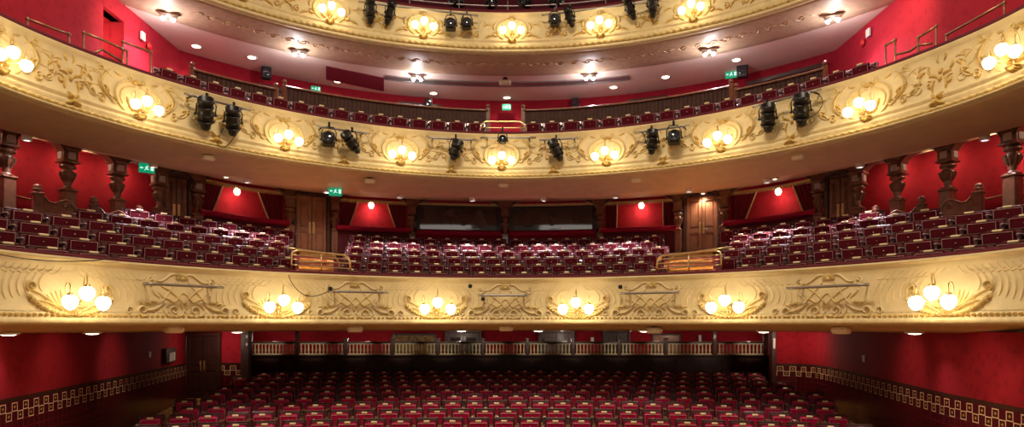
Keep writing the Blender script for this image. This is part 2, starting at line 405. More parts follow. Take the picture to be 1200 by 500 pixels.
# ================================================================ BALCONY FRONTS
def surf_of(tier, bulge, top, bot):
    def f(th, v, o=0):
        t = min(1, max(0, (top-v)/(top-bot))); return tier.p(th, -bulge*t*t*(3-2*t)-o, v)
    return f
class Relief:
    gain = 1.5
    """half-round plaster ribbons modelled on a curved front; u metres along it from th0, v height"""
    def __init__(s, surf, tier, th0, k=1): s.s = surf; s.t = tier; s.th0 = th0; s.mb = MB(); s.k = k
    def rib(s, pts, w, h=.03, taper=True, base=0):
        N = len(pts); ws = []
        for i in range(N):
            x = i/(N-1) if N > 1 else 0
            ws.append(w*(max(.15, sin(pi*min(1, max(0, x*.86+.1)))) if taper else 1))
        vs = []; fs = []
        for i, (u, v) in enumerate(pts):
            a = pts[max(0, i-1)]; b = pts[min(N-1, i+1)]; tx, ty = b[0]-a[0], b[1]-a[1]; L = sqrt(tx*tx+ty*ty) or 1
            nx, ny = -ty/L, tx/L
            for q, o in ((-1, -.012), (-.72, .6), (0, 1), (.72, .6), (1, -.012)):
                uu = u+nx*q*ws[i]/2; vv = v+ny*q*ws[i]/2
                th = s.th0+math.degrees(uu/s.t.r(s.th0)); hh = o*h*(ws[i]/w*.6+.4) if o > 0 else o
                vs.append(s.s(th, vv, base+hh*s.gain))
        for i in range(N-1):
            for j in range(4): fs.append((i*5+j, i*5+j+1, i*5+6+j, i*5+5+j))
        fs += [(0, 1, 2, 3, 4), tuple(reversed([(N-1)*5+j for j in range(5)]))]
        s.mb.add(vs, fs, True)
    def blob(s, u, v, ru, rv, h=.035, rot=0, n=10):
        vs = []; fs = []
        for q, o in ((1, -.01), (.85, .5), (.5, .88)):
            for k in range(n):
                a = 2*pi*k/n; x = ru*q*cos(a); y = rv*q*sin(a)
                uu = u+x*cos(rot)-y*sin(rot); vv = v+x*sin(rot)+y*cos(rot)
                vs.append(s.s(s.th0+math.degrees(uu/s.t.r(s.th0)), vv, o*h*1.3 if o > 0 else o))
        vs.append(s.s(s.th0+math.degrees(u/s.t.r(s.th0)), v, h*1.3))
        for L in range(2):
            for k in range(n): fs.append((L*n+k, L*n+(k+1) % n, L*n+n+(k+1) % n, L*n+n+k))
        for k in range(n): fs.append((2*n+k, 2*n+(k+1) % n, 3*n))
        s.mb.add(vs, fs, True)
    def spiral(s, cu, cv, r, a0, turns, w, h=.035, sgn=1):
        N = int(14*abs(turns))+4
        s.rib([(cu+sgn*r*(1-.8*i/N)*cos(a0+2*pi*turns*i/N), cv+r*(1-.8*i/N)*sin(a0+2*pi*turns*i/N)) for i in range(N+1)], w, h)
    def arc(s, cu, cv, ru, rv, a0, a1, w, h=.03, n=14):
        s.rib([(cu+ru*cos(R(a0+(a1-a0)*i/n)), cv+rv*sin(R(a0+(a1-a0)*i/n))) for i in range(n+1)], w, h)
    def leaf(s, u, v, L, ang, w, bend=.4, h=.03):
        s.rib([(u+L*x*cos(R(ang)+bend*x), v+L*x*sin(R(ang)+bend*x)) for x in [i/7 for i in range(8)]], w, h)
    def fan(s, u, v, r, a0, a1, n, w, r0=.2, h=.03):
        for i in range(n):
            a = R(a0+(a1-a0)*i/(n-1)); s.rib([(u+r*q*cos(a), v+r*q*sin(a)) for q in (r0, .45, .7, .9, 1)], w, h)
    def build(s, name, m, parent): return s.mb.build(name, m, parent)

def rope(tier, dr, h, r, t0, t1, parent, name='rope_moulding', m=None, pitch=.15):
    n = int(R(t1-t0)*tier.r(0)/pitch*6); mb = MB(); vs = []; fs = []; K = 8
    for i in range(n+1):
        th = t0+(t1-t0)*i/n; q = sin(2*pi*i/6)
        for k in range(K):
            a = 2*pi*k/K; rr = r*(.82+.30*sin(2*pi*i/6+a))
            vs.append(tier.p(th, dr-rr*cos(a), h+rr*sin(a)))
    for i in range(n):
        for k in range(K): fs.append((i*K+k, i*K+(k+1) % K, (i+1)*K+(k+1) % K, (i+1)*K+k))
    mb.add(vs, fs, True); return mb.build(name, m or M['gilt'], parent)

T0, T1 = -100, 100
# ---- circle front (lowest)
dS = surf_of(TD, .10, 1.06, .2)
df = thing('balcony_front', 'lowest and nearest cream plaster balcony front with shell ornament above the stalls', 'balcony front', (X0, TD.cy, 0))
def adopt(o, p): o.parent = p; o.matrix_parent_inverse = Matrix.Translation(-p.location); return o
def P_(o, p): return adopt(o, p)
P_(sweep(TD, [(.10, 1.10), (-.05, 1.12), (-.07, 1.08), (-.03, 1.05), (0, 1.03), (-.02, .85), (-.055, .6), (-.085, .4), (-.10, .22), (-.12, .20), (.1, .20)], T0, T1, 180).build('panel', M['cream']), df)
P_(sweep(TD, [(.1, .22), (-.10, .22), (-.13, .19), (-.12, .12), (-.17, .11), (-.20, .085), (-.20, .03), (-.18, .01), (-.14, 0), (.1, 0)], T0, T1, 180).build('moulding', M['cream2']), df)
P_(sweep(TD, [(-.135, 0), (.05, -.02), (.42, -.105), (.80, -.15), (.80, .1), (.1, .1)], T0, T1, 180).build('soffit_band', M['fascia']), df)
P_(sweep(TD, [(-.04, 1.11), (-.06, 1.125), (-.05, 1.16), (.02, 1.18), (.16, 1.175), (.2, 1.15), (.14, 1.10)], T0, T1, 180).build('velvet_rail', M['velvet']), df)
P_(sweep(TD, [(.03, 1.12), (.03, .3), (.12, .3), (.12, 1.12)], T0, T1, 100).build('inner_face', M['velvet']), df)
rl = Relief(dS, TD, 0); L_ = 0
n = 250
for i in range(n):
    th = -96+192*i/n; rl.th0 = th; rl.blob(0, .155, .028, .034, .07)
P_(rl.build('leaf_moulding', M['gold'], None), df)
lampsD = [TD.th(px, -.1) for px in (84, 325, 511, 677, 857, 1111)]
cartD = [TD.th(px, -.1) for px in (216, 417, 592, 762, 968)]
cartD = [cartD[0]*2-cartD[1]-32] + cartD + [cartD[-1]*2-cartD[-2]+32]
for th in lampsD:
    a = Relief(dS, TD, th)                       # ruffled shell bowl under the lamp
    for s_ in (-1, 1):
        for i in range(13):
            x = (i+.5)/13*.74; v = .17+.30*(x/.74)**2.6; a.blob(s_*x, v, .040, .045+.01*(i % 2), .06, .5*s_)
        a.rib([(s_*x, .30+.28*(x/.74)**1.8-.03*sin(x*9)) for x in [.02+.09*k for k in range(9)]], .045, .04)
        a.spiral(s_*.66, .60, .10, R(-60), 1.2, .04, .045, s_)
        a.rib([(s_*(.10+.55*q), .19+.20*q*q+.10*sin(pi*q)) for q in [k/8 for k in range(9)]], .05, .05)
        for k in range(7):
            q = R(24+k*10); a.rib([(s_*(.12+.5*cos(q)*t), .14+.42*sin(q)*t) for t in (.3, .55, .8, 1)], .05, .018)
    a.fan(0, .10, .2, 25, 155, 7, .045, .3, .06)
    P_(a.build('shell_ornament', M['gilt'], None), df)
for th in cartD:
    a = Relief(dS, TD, th); g = Relief(dS, TD, th); a.gain = g.gain = 1.2
    g.fan(0, .86, .13, 10, 170, 9, .035, .25, .05); g.blob(0, .88, .05, .04, .05)
    for s_ in (-1, 1):
        a.rib([(s_*(.05+.50*q), .93-.10*q+.05*sin(pi*q*2)) for q in [k/10 for k in range(11)]], .05, .04)
        a.spiral(s_*.58, .80, .09, R(90), 1.3, .04, .045, -s_)
        a.rib([(s_*(.12+.34*q), .80-.42*q) for q in [k/8 for k in range(9)]], .022, .025, False)
        g.rib([(s_*(.42-.42*q), .72-.34*q+.05*sin(pi*q)) for q in [k/8 for k in range(9)]], .035, .03)
        g.rib([(s_*(.46*q), .60-.28*sin(pi*q)*.6+.03*sin(q*12)) for q in [k/8 for k in range(9)]], .035, .03)
        a.arc(s_*.20, .27, .20, .13, -170 if s_ > 0 else -10, 80 if s_ > 0 else -260, .055, .05)
        a.spiral(s_*.20, .26, .11, R(-90), 1.4, .04, .05, s_)
        a.spiral(s_*.80, .26, .12, R(200), 1.4, .05, .055, s_)
        a.spiral(s_*1.05, .25, .075, R(20), 1.2, .04, .045, -s_)
        a.rib([(s_*(.38+.40*q), .42-.16*q-.05*sin(pi*q)) for q in [k/8 for k in range(9)]], .06, .05)
        for k in range(3): g.leaf(s_*(.52+.10*k), .40-.03*k, .14, 90-s_*(55-k*12), .045, -s_*.6, .045)
        g.leaf(s_*.03, .30, .16, 90-s_*30, .05, s_*.4, .05)
        a.rib([(s_*(.45+.14*sin(q*pi)), .50+.30*q) for q in [k/8 for k in range(9)]], .035, .035)
    P_(a.build('scroll_cartouche', M['cream2'], None), df); P_(g.build('gilt_garland', M['gilt'], None), df)
# combed wave plasterwork between crest and lamp
for th in lampsD:
    for s_ in (-1, 1):
        a = Relief(dS, TD, th)
        for k in range(9):
            x = .10+k*.13
            a.rib([(s_*(x+.30*q), .94-.06*q-.10*sin(pi*q)) for q in [j/7 for j in range(8)]], .028, .016)
        for k in range(8):
            x = .30+k*.125
            a.rib([(s_*(x+.20*sin(q*2.2)+.02), .88-.36*q-.03*k*q) for q in [j/7 for j in range(8)]], .030, .018)
        P_(a.build('combed_plaster', M['cream2'], None), df)

# ---- upper circle front
uS = surf_of(TUp, .07, 4.92, 4.12)
uf = thing('balcony_front', 'middle cream and gilt balcony front hung with stage lanterns, arcade beneath', 'balcony front', (X0, TUp.cy, 3.8))
P_(sweep(TUp, [(.10, 5.0), (-.05, 5.0), (-.06, 4.96), (0, 4.92), (-.02, 4.75), (-.05, 4.4), (-.07, 4.14), (-.09, 4.12), (.1, 4.12)], T0, T1, 180).build('panel', M['cream']), uf)
P_(sweep(TUp, [(.1, 4.14), (-.07, 4.14), (-.11, 4.12), (-.11, 4.08), (-.07, 4.06), (-.08, 4.02), (-.12, 4.01), (-.14, 3.97), (-.11, 3.93), (-.12, 3.84), (-.17, 3.83), (-.15, 3.80), (-.05, 3.79), (.1, 3.79)], T0, T1, 180).build('moulding', M['cream2']), uf)
P_(sweep(TUp, [(-.08, 3.80), (.02, 3.77), (.3, 3.735), (.6, 3.70), (1.0, 3.655), (1.42, 3.60), (1.5, 3.62), (1.5, 3.8), (.1, 3.9)], T0, T1, 180).build('soffit_band', M['fascia']), uf)
P_(sweep(TUp, [(-.05, 4.985), (-.06, 5.0), (-.05, 5.05), (.02, 5.07), (.14, 5.06), (.16, 4.98)], T0, T1, 180).build('velvet_rail', M['velvet']), uf)
P_(sweep(TUp, [(.03, 5.0), (.03, 4.2), (.12, 4.2), (.12, 5.0)], T0, T1, 100).build('inner_face', M['velvet']), uf)
P_(rope(TUp, -.13, 3.885, .036, -95, 95, None), uf)
lampsU = [TUp.th(px, -.07) for px in (-2, 162, 333, 469, 588, 711, 846, 1017, 1192)]
for i, th in enumerate(lampsU):
    a = Relief(uS, TUp, th); g = Relief(uS, TUp, th)
    for s_ in (-1, 1):
        a.arc(0, 4.42, .46, .36, 90-s_*12, 90-s_*150, .055, .04)
        a.arc(0, 4.40, .36, .27, 90-s_*5, 90-s_*120, .030, .03)
        a.spiral(s_*.50, 4.30, .09, R(120), 1.3, .035, .035, s_)
        a.spiral(s_*.14, 4.80, .06, R(-90), 1.2, .03, .03, -s_)
        g.leaf(s_*.10, 4.24, .22, 90-s_*75, .06, s_*.7, .05); g.leaf(s_*.05, 4.20, .16, 90-s_*100, .05, s_*.5, .05)
        g.leaf(s_*.58, 4.42, .20, 90-s_*20, .05, -s_*.7, .04); g.leaf(s_*.56, 4.34, .2, 90-s_*70, .045, s_*.9, .04)
        a.arc(s_*.86, 4.50, .18, .22, 90-s_*200, 90+s_*60, .035, .025)
        a.rib([(s_*(.5+.6*q), 4.72+.10*sin(q*5)) for q in [k/10 for k in range(11)]], .03, .022)
    for s_ in (-1, 1):
        a.rib([(s_*(.52+.20*sin(q*pi)), 4.86-.62*q) for q in [k/10 for k in range(11)]], .06, .035)
        a.spiral(s_*.72, 4.84, .07, R(-120), 1.2, .035, .03, -s_); a.spiral(s_*.74, 4.26, .085, R(60), 1.3, .04, .035, s_)
        g.rib([(s_*(.62+.16*sin(q*pi)), 4.80-.50*q) for q in [k/10 for k in range(11)]], .022, .03)
        for k in range(4): a.leaf(s_*(.86+.06*k), 4.30+.13*k, .16, 90-s_*(20+25*(k % 2)), .04, -s_*.7, .03)
        g.leaf(s_*.95, 4.42, .14, 90-s_*120, .04, s_*.6, .03); g.leaf(s_*1.0, 4.66, .13, 90-s_*40, .04, s_*.6, .03)
        g.leaf(s_*.30, 4.80, .16, 90-s_*95, .035, s_*.4, .03)
    g.fan(0, 4.14, .13, 200, 340, 7, .04, .3, .10); g.fan(0, 4.70, .12, 20, 160, 7, .03, .25, .04)
    P_(a.build('scroll_frame', M['gilt'], None), uf); P_(g.build('gilt_leaves', M['gold'], None), uf)
gaps = [(lampsU[i]+lampsU[i+1])/2 for i in range(8)]
for th in gaps:
    g = Relief(uS, TUp, th)
    for s_ in (-1, 1):
        a = Relief(uS, TUp, th)
        for k in range(3): g.leaf(s_*(.06+.12*k), 4.46+.08*k, .16, 90-s_*(30+30*k), .05, s_*.8*(1 if k % 2 else -1), .04)
        g.leaf(s_*.10, 4.40, .20, 90-s_*140, .05, -s_*.6, .04); g.spiral(s_*.20, 4.36, .08, R(60), 1.1, .03, .03, s_)
        g.leaf(s_*.05, 4.72, .15, 90-s_*50, .045, s_*.8, .035)
        a.arc(s_*.45, 4.62, .20, .15, 90+s_*30, 90-s_*200, .035, .025)
        a.spiral(s_*.42, 4.34, .10, R(200), 1.1, .03, .025, -s_); P_(a.build('cream_scroll', M['cream2'], None), uf)
        g.leaf(s_*.02, 4.02, .15, 90-s_*150, .06, s_*.5, .10); g.leaf(s_*.01, 4.06, .12, 90-s_*70, .05, s_*.5, .09)
    g.blob(0, 4.56, .05, .06, .04); g.blob(0, 3.99, .05, .075, .13); g.blob(0, 4.42, .04, .05, .05)
    P_(g.build('gilt_spray', M['gold'], None), uf)

# ---- gallery front (highest)
gS = surf_of(TG, .05, 8.60, 7.88)
gf = thing('balcony_front', 'topmost cream and gilt balcony front with heavy rope moulding, cut by top edge', 'balcony front', (X0, TG.cy, 7.5))
P_(sweep(TG, [(.10, 8.66), (-.05, 8.66), (-.06, 8.62), (0, 8.58), (-.02, 8.4), (-.05, 7.9), (-.07, 7.88), (.1, 7.88)], -62, 62, 130).build('panel', M['cream']), gf)
P_(sweep(TG, [(.1, 7.90), (-.05, 7.90), (-.10, 7.88), (-.10, 7.84), (-.06, 7.82), (-.07, 7.77), (-.12, 7.76), (-.11, 7.72), (-.11, 7.60), (-.17, 7.58), (-.16, 7.52), (-.05, 7.50), (.1, 7.50)], -62, 62, 130).build('moulding', M['cream2']), gf)
P_(sweep(TG, [(-.08, 7.52), (.05, 7.47), (.35, 7.43), (.7, 7.42), (1.0, 7.40), (1.3, 7.385), (1.36, 7.42), (1.36, 7.6), (.1, 7.6)], -62, 62, 130).build('soffit_band', M['rosefascia']), gf)
P_(sweep(TG, [(-.05, 8.65), (-.06, 8.67), (-.05, 8.73), (.02, 8.75), (.14, 8.74), (.16, 8.65)], -62, 62, 130).build('velvet_rail', M['velvet']), gf)
P_(rope(TG, -.14, 7.655, .055, -60, 60, None, pitch=.17), gf)
lampsG = [TG.th(px, -.07) for px in (284, 386, 496, 600, 704, 813, 915)]
for th in lampsG:
    a = Relief(gS, TG, th); g = Relief(gS, TG, th)
    for s_ in (-1, 1):
        a.arc(0, 8.16, .42, .32, 90-s_*10, 90-s_*150, .05, .04); g.spiral(s_*.46, 8.06, .10, R(100), 1.3, .04, .04, s_)
        g.leaf(s_*.5, 8.16, .22, 90-s_*30, .06, s_*.8, .04); g.leaf(s_*.54, 8.0, .24, 90-s_*80, .06, -s_*.6, .04)
        g.leaf(s_*.08, 7.95, .2, 90-s_*80, .06, s_*.6, .05); g.leaf(s_*.6, 8.3, .2, 90-s_*60, .05, -s_*.9, .035)
        a.rib([(s_*(.7+.35*q), 8.30+.12*sin(q*6)) for q in [k/8 for k in range(9)]], .03, .025)
    g.fan(0, 7.9, .13, 200, 340, 7, .04, .3, .1); g.fan(0, 8.45, .12, 20, 160, 7, .03, .25, .04)
    P_(a.build('scroll_frame', M['gilt'], None), gf); P_(g.build('gilt_leaves', M['gold'], None), gf)
for i in range(6):
    th = (lampsG[i]+lampsG[i+1])/2; g = Relief(gS, TG, th)
    for s_ in (-1, 1):
        for k in range(4): g.leaf(s_*.04, 8.10+.05*k, .24-.03*k, 90-s_*(110-28*k), .06, s_*.7*(1 if k % 2 else -1), .04)
        g.spiral(s_*.26, 8.02, .09, R(60), 1.2, .035, .035, s_)
    g.blob(0, 8.16, .06, .08, .05)
    P_(g.build('gilt_spray', M['gold'], None), gf)
# stencilled painted leaf band low on the gallery soffit
a = MB()
for i in range(44):
    th = -46+92*i/43
    for s_ in (-1, 1):
        q = [TG.p(th+s_*math.degrees(.04/9.6+x*.20/9.6), .50+.10*s_*sin(x*pi)+.05*x, 7.424-.004) for x in (0, .3, .6, 1)]
        a.tube(q, .018, 5)
P_(a.build('painted_leaf_band', M['fascia']), gf)

# ================================================================ LAMPS ON THE FRONTS
def lamp_bracket(name, label, group, tier, surf, th, h, k=1.0, power=6):
    c = surf(th, h, 0)
    t = thing(name, label, 'wall lamp', c, -R(th), group)
    b = MB(); mt = Matrix.Rotation(R(90), 4, 'X')
    b.lathe([(.02, 0), (.085*k, .0), (.09*k, .02), (.06*k, .04), (.03*k, .07), (.035*k, .10), (.005, .12)], 16, mt)
    b.tube([(0, -.05, -.02), (0, -.06, -.12*k), (0, -.03, -.2*k)], [.03*k, .02*k, .006], 8)
    b.build('backplate', M['brass'], t)
    for x, dz in ((-.30, 0), (0, .15), (.30, 0)):
        x *= k; dz *= k; y = -.34*k
        m_ = MB()
        pts = [(0, -.09, 0), (x*.35, -.16*k, -.03*k), (x*.8, -.24*k, .04*k+dz*.5), (x*1.12, -.28*k, .20*k+dz), (x*1.12, y*.95, .30*k+dz), (x, y, .27*k+dz), (x, y, .14*k+dz)]
        sp = []
        for i in range(len(pts)-1):            # Catmull-Rom
            p0, p1, p2, p3 = [Vector(pts[min(len(pts)-1, max(0, i+j))]) for j in (-1, 0, 1, 2)]
            for q in range(4):
                u = q/4; sp.append(.5*((2*p1)+(p2-p0)*u+(2*p0-5*p1+4*p2-p3)*u*u+(3*p1-p0-3*p2+p3)*u**3))
        sp.append(Vector(pts[-1]))
        m_.tube(sp, .010*k, 6); m_.lathe([(.015, .15*k+dz), (.05*k, .13*k+dz), (.06*k, .095*k+dz), (.03, .09*k+dz)], 12, Matrix.Translation((x, y, 0)))
        m_.build('arm', M['brass'], t)
        g = MB(); r = .118*k
        g.lathe([(r*q, (z)*r+dz) for q, z in ((.02, -1.12), (.35, -1.02), (.68, -.75), (.92, -.3), (1, .1), (.93, .45), (.7, .74), (.42, .9), (.30, .98))], 18, Matrix.Translation((x, y, 0)))
        g.build('globe', M['globe'], t)
    light('POINT', 'globe_light', t.matrix_world @ Vector((0, 0, 0)), 0, WARM) if False else None
    a = -R(th); o = Vector((sin(a)*0, 0, 0))
    dirn = (Vector((X0, tier.cy, 0))-Vector((c.x, c.y, 0))).normalized()
    light('POINT', 'globe_light', c+dirn*.62*k+Vector((0, 0, .12*k)), power, WARM, .12)
    return t
side_names = ['leftmost', 'second from left', 'third from left', 'fourth from left', 'fifth from left', 'sixth from left', 'seventh from left', 'eighth from left', 'rightmost']
for i, th in enumerate(lampsD):
    nm = ['leftmost', 'second from left', 'just left of centre', 'just right of centre', 'second from right', 'rightmost'][i]
    lamp_bracket('bracket_lamp', f'lit three-globe brass lamp on the lowest balcony front, {nm}', 'three-globe lamps on the lowest balcony front', TD, dS, th, .36)
for i, th in enumerate(lampsU):
    nm = ['cut off by the left picture edge', 'second from left', 'third from left', 'left of the central lamp', 'the central one', 'right of the central lamp', 'third from right', 'second from right', 'cut by the right picture edge'][i]
    lamp_bracket('bracket_lamp', f'lit three-globe lamp on the middle balcony front, {nm}', 'three-globe lamps on the middle balcony front', TUp, uS, th, 4.24, .82)
for i, th in enumerate(lampsG[1:6]):
    nm = ['leftmost', 'left of the central lamp', 'the central one', 'right of the central lamp', 'rightmost'][i]
    lamp_bracket('bracket_lamp', f'lit three-globe lamp on the topmost balcony front, {nm}', 'three-globe lamps on the topmost balcony front', TG, gS, th, 8.06, .82)

# ================================================================ SEATS
def make_seat(name, cushmat, backmat, framemat, standmat):
    t = thing(name, 'x', 'chair')
    def rx(a, p): return Matrix.Translation(p) @ Matrix.Rotation(R(a), 4, 'X') @ Matrix.Translation(-Vector(p))
    b = MB(); b.box((0, .10, .60), (.44, .06, .30), rx(-9, (0, .1, .45)), .025)
    back = b.build('backrest', backmat, t)
    f = MB(); f.box((0, .12, .765), (.46, .045, .04), rx(-9, (0, .1, .45)), .02)
    f.box((-.235, .11, .60), (.02, .05, .32), rx(-9, (0, .1, .45))); f.box((.235, .11, .60), (.02, .05, .32), rx(-9, (0, .1, .45)))
    f.build('back_frame', framemat, back)
    m1 = rx(8, (0, -.02, .36))
    c = MB(); c.box((0, -.02, .55), (.385, .085, .36), m1, .03); cu = c.build('tip_up_cushion', cushmat, t)
    p = MB(); z0, z1, xx, y = .40, .705, .170, -.066
    p.tube([m1 @ Vector(q) for q in ((-xx, y, z0), (xx, y, z0), (xx, y, z1), (-xx, y, z1))], .0065, 5, True); p.build('piping', M['piping'], cu)
    bt = MB(); bt.sphere(m1 @ Vector((0, -.066, .62)), .013, 8, 5); bt.build('button', M['brass'], cu)
    n_ = MB(); n_.box((0, -.045, .742), (.12, .055, .036), m1, .008); n_.build('number_plate', M['plate'], cu)
    for s_ in (-1, 1):
        st = MB(); x = s_*.245
        st.box((x, .03, .30), (.022, .20, .06)); st.box((x, .10, .28), (.022, .05, .56)); st.box((x, -.02, .02), (.03, .30, .03))
        st.tube([(x, .10, .56), (x, .0, .60), (x, -.10, .54), (x, -.12, .45), (x, -.04, .36), (x, .02, .3)], .014, 6)
        so = st.build('standard', standmat, t)
        a = MB(); a.box((x, -.01, .625), (.045, .27, .03), None, .012); a.build('armrest', M['arm'] if standmat != M['darkiron'] or name != 'stalls_chair' else M['wood'], so)
    return t
def label_rows(cells, fmt, n_max): pass
protos = {}
def place_seat(kind, first, loc, rz, sx, label, group):
    if kind not in protos:
        r = first(); protos[kind] = (r, kidmap(r)); t = r
    else:
        r, km = protos[kind]; t = copy_tree(r, None, km)
    t.location = loc; t.rotation_euler = (0, 0, rz); t.scale = (sx, 1, 1); t['label'] = label; t['group'] = group
    return t
# stalls: ten visible rows of gently curved seating
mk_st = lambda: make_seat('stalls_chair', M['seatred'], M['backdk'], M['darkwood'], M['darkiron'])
rown = ['row nearest the stage', 'second row from the front', 'third row from the front', 'fourth row from the front', 'fifth row from the front', 'sixth row from the front',
        'seventh row from the front', 'eighth row from the front', 'second to last row', 'rearmost row']
for k in range(10):
    yc = 12.95+1.165*k; Rr = 25
    wl = -7.6 if k < 2 else (-7.8 if k < 4 else -8.15); wr = 7.2 if k < 2 else (7.45 if k < 4 else 7.9)
    if k > 7: wl, wr = -8.6, 8.3
    n = int((wr-wl)/.53); off = (.26 if k % 2 else 0)+random.uniform(-.02, .02)
    hseat = -2.02+.0475*k-.745
    xs = [wl+.3+off+.53*i for i in range(n)]
    for i, x in enumerate(xs):
        xr = x-X0; y = yc-(Rr-sqrt(Rr*Rr-xr*xr)); a = math.asin(xr/Rr)
        j = len(xs)-1-i; side, q = ('left', i) if i <= j else ('right', j)
        place_seat('st', mk_st, (x, y, hseat), -a, 1, f'crimson tip-up stalls seat, {ORD[q]} from {side} end of {rown[k]}', 'crimson tip-up seats in the stalls')
# terraces that carry the stalls rows
mb = MB()
for k in range(10):
    yc = 12.95+1.165*k; h = -2.02+.0475*k-.745; n = 24; vs = []; fs = []
    for i in range(n+1):
        xr = -8.75+17.3*i/n; y = yc-(25-sqrt(625-xr*xr))
        a, b = (y-.45, y+.73); 
        vs += [(X0+xr, a, h), (X0+xr, b, h), (X0+xr, b, h-.25), (X0+xr, a, h-.25)]
    for i in range(n):
        for j in range(4): fs.append((i*4+j, i*4+(j+1) % 4, i*4+4+(j+1) % 4, i*4+4+j))
    fs += [(0, 1, 2, 3), (n*4+3, n*4+2, n*4+1, n*4)]
    mb.add(vs, fs)
struct('floor_stalls_terrace', mb, M['step'])

# circle
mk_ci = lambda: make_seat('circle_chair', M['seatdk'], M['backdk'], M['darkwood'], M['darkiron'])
def ceil_h(th, d):
    D_ = TAr.r(th)+1.5-.8*cos(R(th))-TUp.r(th)+.2
    return 3.60+.56*(d-1.42)/(D_-1.42)
DRS = ['front', 'second', 'third', 'fourth', 'fifth', 'rearmost']
aisles = [(341, 402), (778, 846)]
for k in range(6):
    th = -88.0; seats = []
    while th < 88:
        s = sstep(th, 35, 75); pitch = .53+.20*s
        dr = rowdr(k, th); r = TD.r(th)+dr
        step = math.degrees(pitch/r)
        tc = th+step/2*(1 if k % 2 else 0)
        th += step
        if dr+TD.r(tc) > TAr.r(tc)-.30-.35*sstep(tc, 45, 62): continue
        q = TD.p(tc, dr, rowh(k, tc)); px = 600+800*q.x/q.y
        if px < -40 or px > 1240: continue
        if any(a-5 < px < b+5 for a, b in aisles): continue
        blk = 'left' if px < 341 else ('right' if px > 846 else 'centre')
        seats.append((px, q, tc, pitch, blk))
    for blk in ('left', 'centre', 'right'):
        S = [s_ for s_ in seats if s_[4] == blk]
        for i, (px, q, tc, pitch, _) in enumerate(S):
            j = len(S)-1-i; side, m_ = ('left', i) if i <= j else ('right', j)
            face = tc*(1-.22*sstep(tc, 35, 80))
            place_seat('ci', mk_ci, q, -R(face), min(1.3, pitch/.53), f'maroon circle seat, {ORD[m_]} from {side} end of {DRS[k]} row, {blk} block', 'maroon tip-up seats in the circle')
# upper circle, the one row that shows over the rail
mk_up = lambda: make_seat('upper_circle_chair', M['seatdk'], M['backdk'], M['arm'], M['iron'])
US = []
th = TUp.th(196, .7)
while th < TUp.th(1036, .7):
    q = TUp.p(th, .7, 4.74); px = 600+800*q.x/q.y
    if not 560 < px < 616: US.append((px, q, th))
    th += math.degrees(.52/8.85)
for blk in ('left', 'right'):
    S = [u for u in US if (u[0] < 590) == (blk == 'left')]
    for i, (px, q, t_) in enumerate(S):
        j = len(S)-1-i; w_, m_ = ('left', i) if i <= j else ('right', j)
        place_seat('up', mk_up, q, -R(t_), 1, f'upper circle seat behind the middle balcony rail, {ORD[m_]} from {w_} end, {blk} half', 'seats above the middle balcony rail')



# ================================================================ ARCADE BEHIND THE CIRCLE
COLPX = [-75, 8, 80, 138, 187, 231, 340, 392, 483, 592, 703, 795, 848, 960, 1005, 1051, 1110, 1186, 1275]
KIND = ['open', 'open', 'open', 'open', 'door', 'box', 'door', 'box', 'window', 'window', 'box', 'door', 'box', 'door', 'open', 'open', 'open', 'open']
CT = [TAr.th(p) for p in COLPX]
ATOP = 4.16
def bayang(i, inset=.16):
    m = math.degrees(inset/TAr.r(CT[i])); return CT[i]+m, CT[i+1]-m
ar = thing('arcade', 'brown wooden arcade of low arches across the back of the maroon circle', 'arcade', (X0, TAr.cy, 3.4))
for i, kd in enumerate(KIND):
    a, b = CT[i], CT[i+1]; n = 26
    sp, cr = (3.42, 3.86) if kd == 'open' else ((3.70, 4.02) if kd != 'door' else (3.60, 3.98))
    if kd == 'door' and abs((a+b)/2) > 30: sp, cr = 3.45, 3.84
    vs = []; fs = []; m_ = .12/TAr.r(a); 
    for k in range(n+1):
        t = k/n; th = a+(b-a)*t; x = abs(2*t-1)
        e = .90
        h = sp if x > e else sp+(cr-sp)*sqrt(max(0, 1-(x/e)**2))
        for dr, hh in ((-.12, h), (-.12, ATOP), (.16, ATOP), (.16, h)): vs.append(TAr.p(th, dr, hh))
    for k in range(n):
        for j in range(4): fs.append((k*4+j, k*4+(j+1) % 4, k*4+4+(j+1) % 4, k*4+4+j))
    fs += [(0, 1, 2, 3), (n*4+3, n*4+2, n*4+1, n*4)]
    mb = MB(); mb.add(vs, fs); P_(mb.build('arch', M['wood']), ar)
    mb = MB()                                     # moulded archivolt
    pts = []
    for k in range(n+1):
        t = k/n; x = abs(2*t-1); x2 = min(1, x/.9)
        if x <= .9: pts.append(TAr.p(a+(b-a)*t, -.13, sp+(cr-sp)*sqrt(max(0, 1-x2*x2))+.035))
    mb.tube(pts, .032, 6); P_(mb.build('archivolt', M['darkwood']), ar)
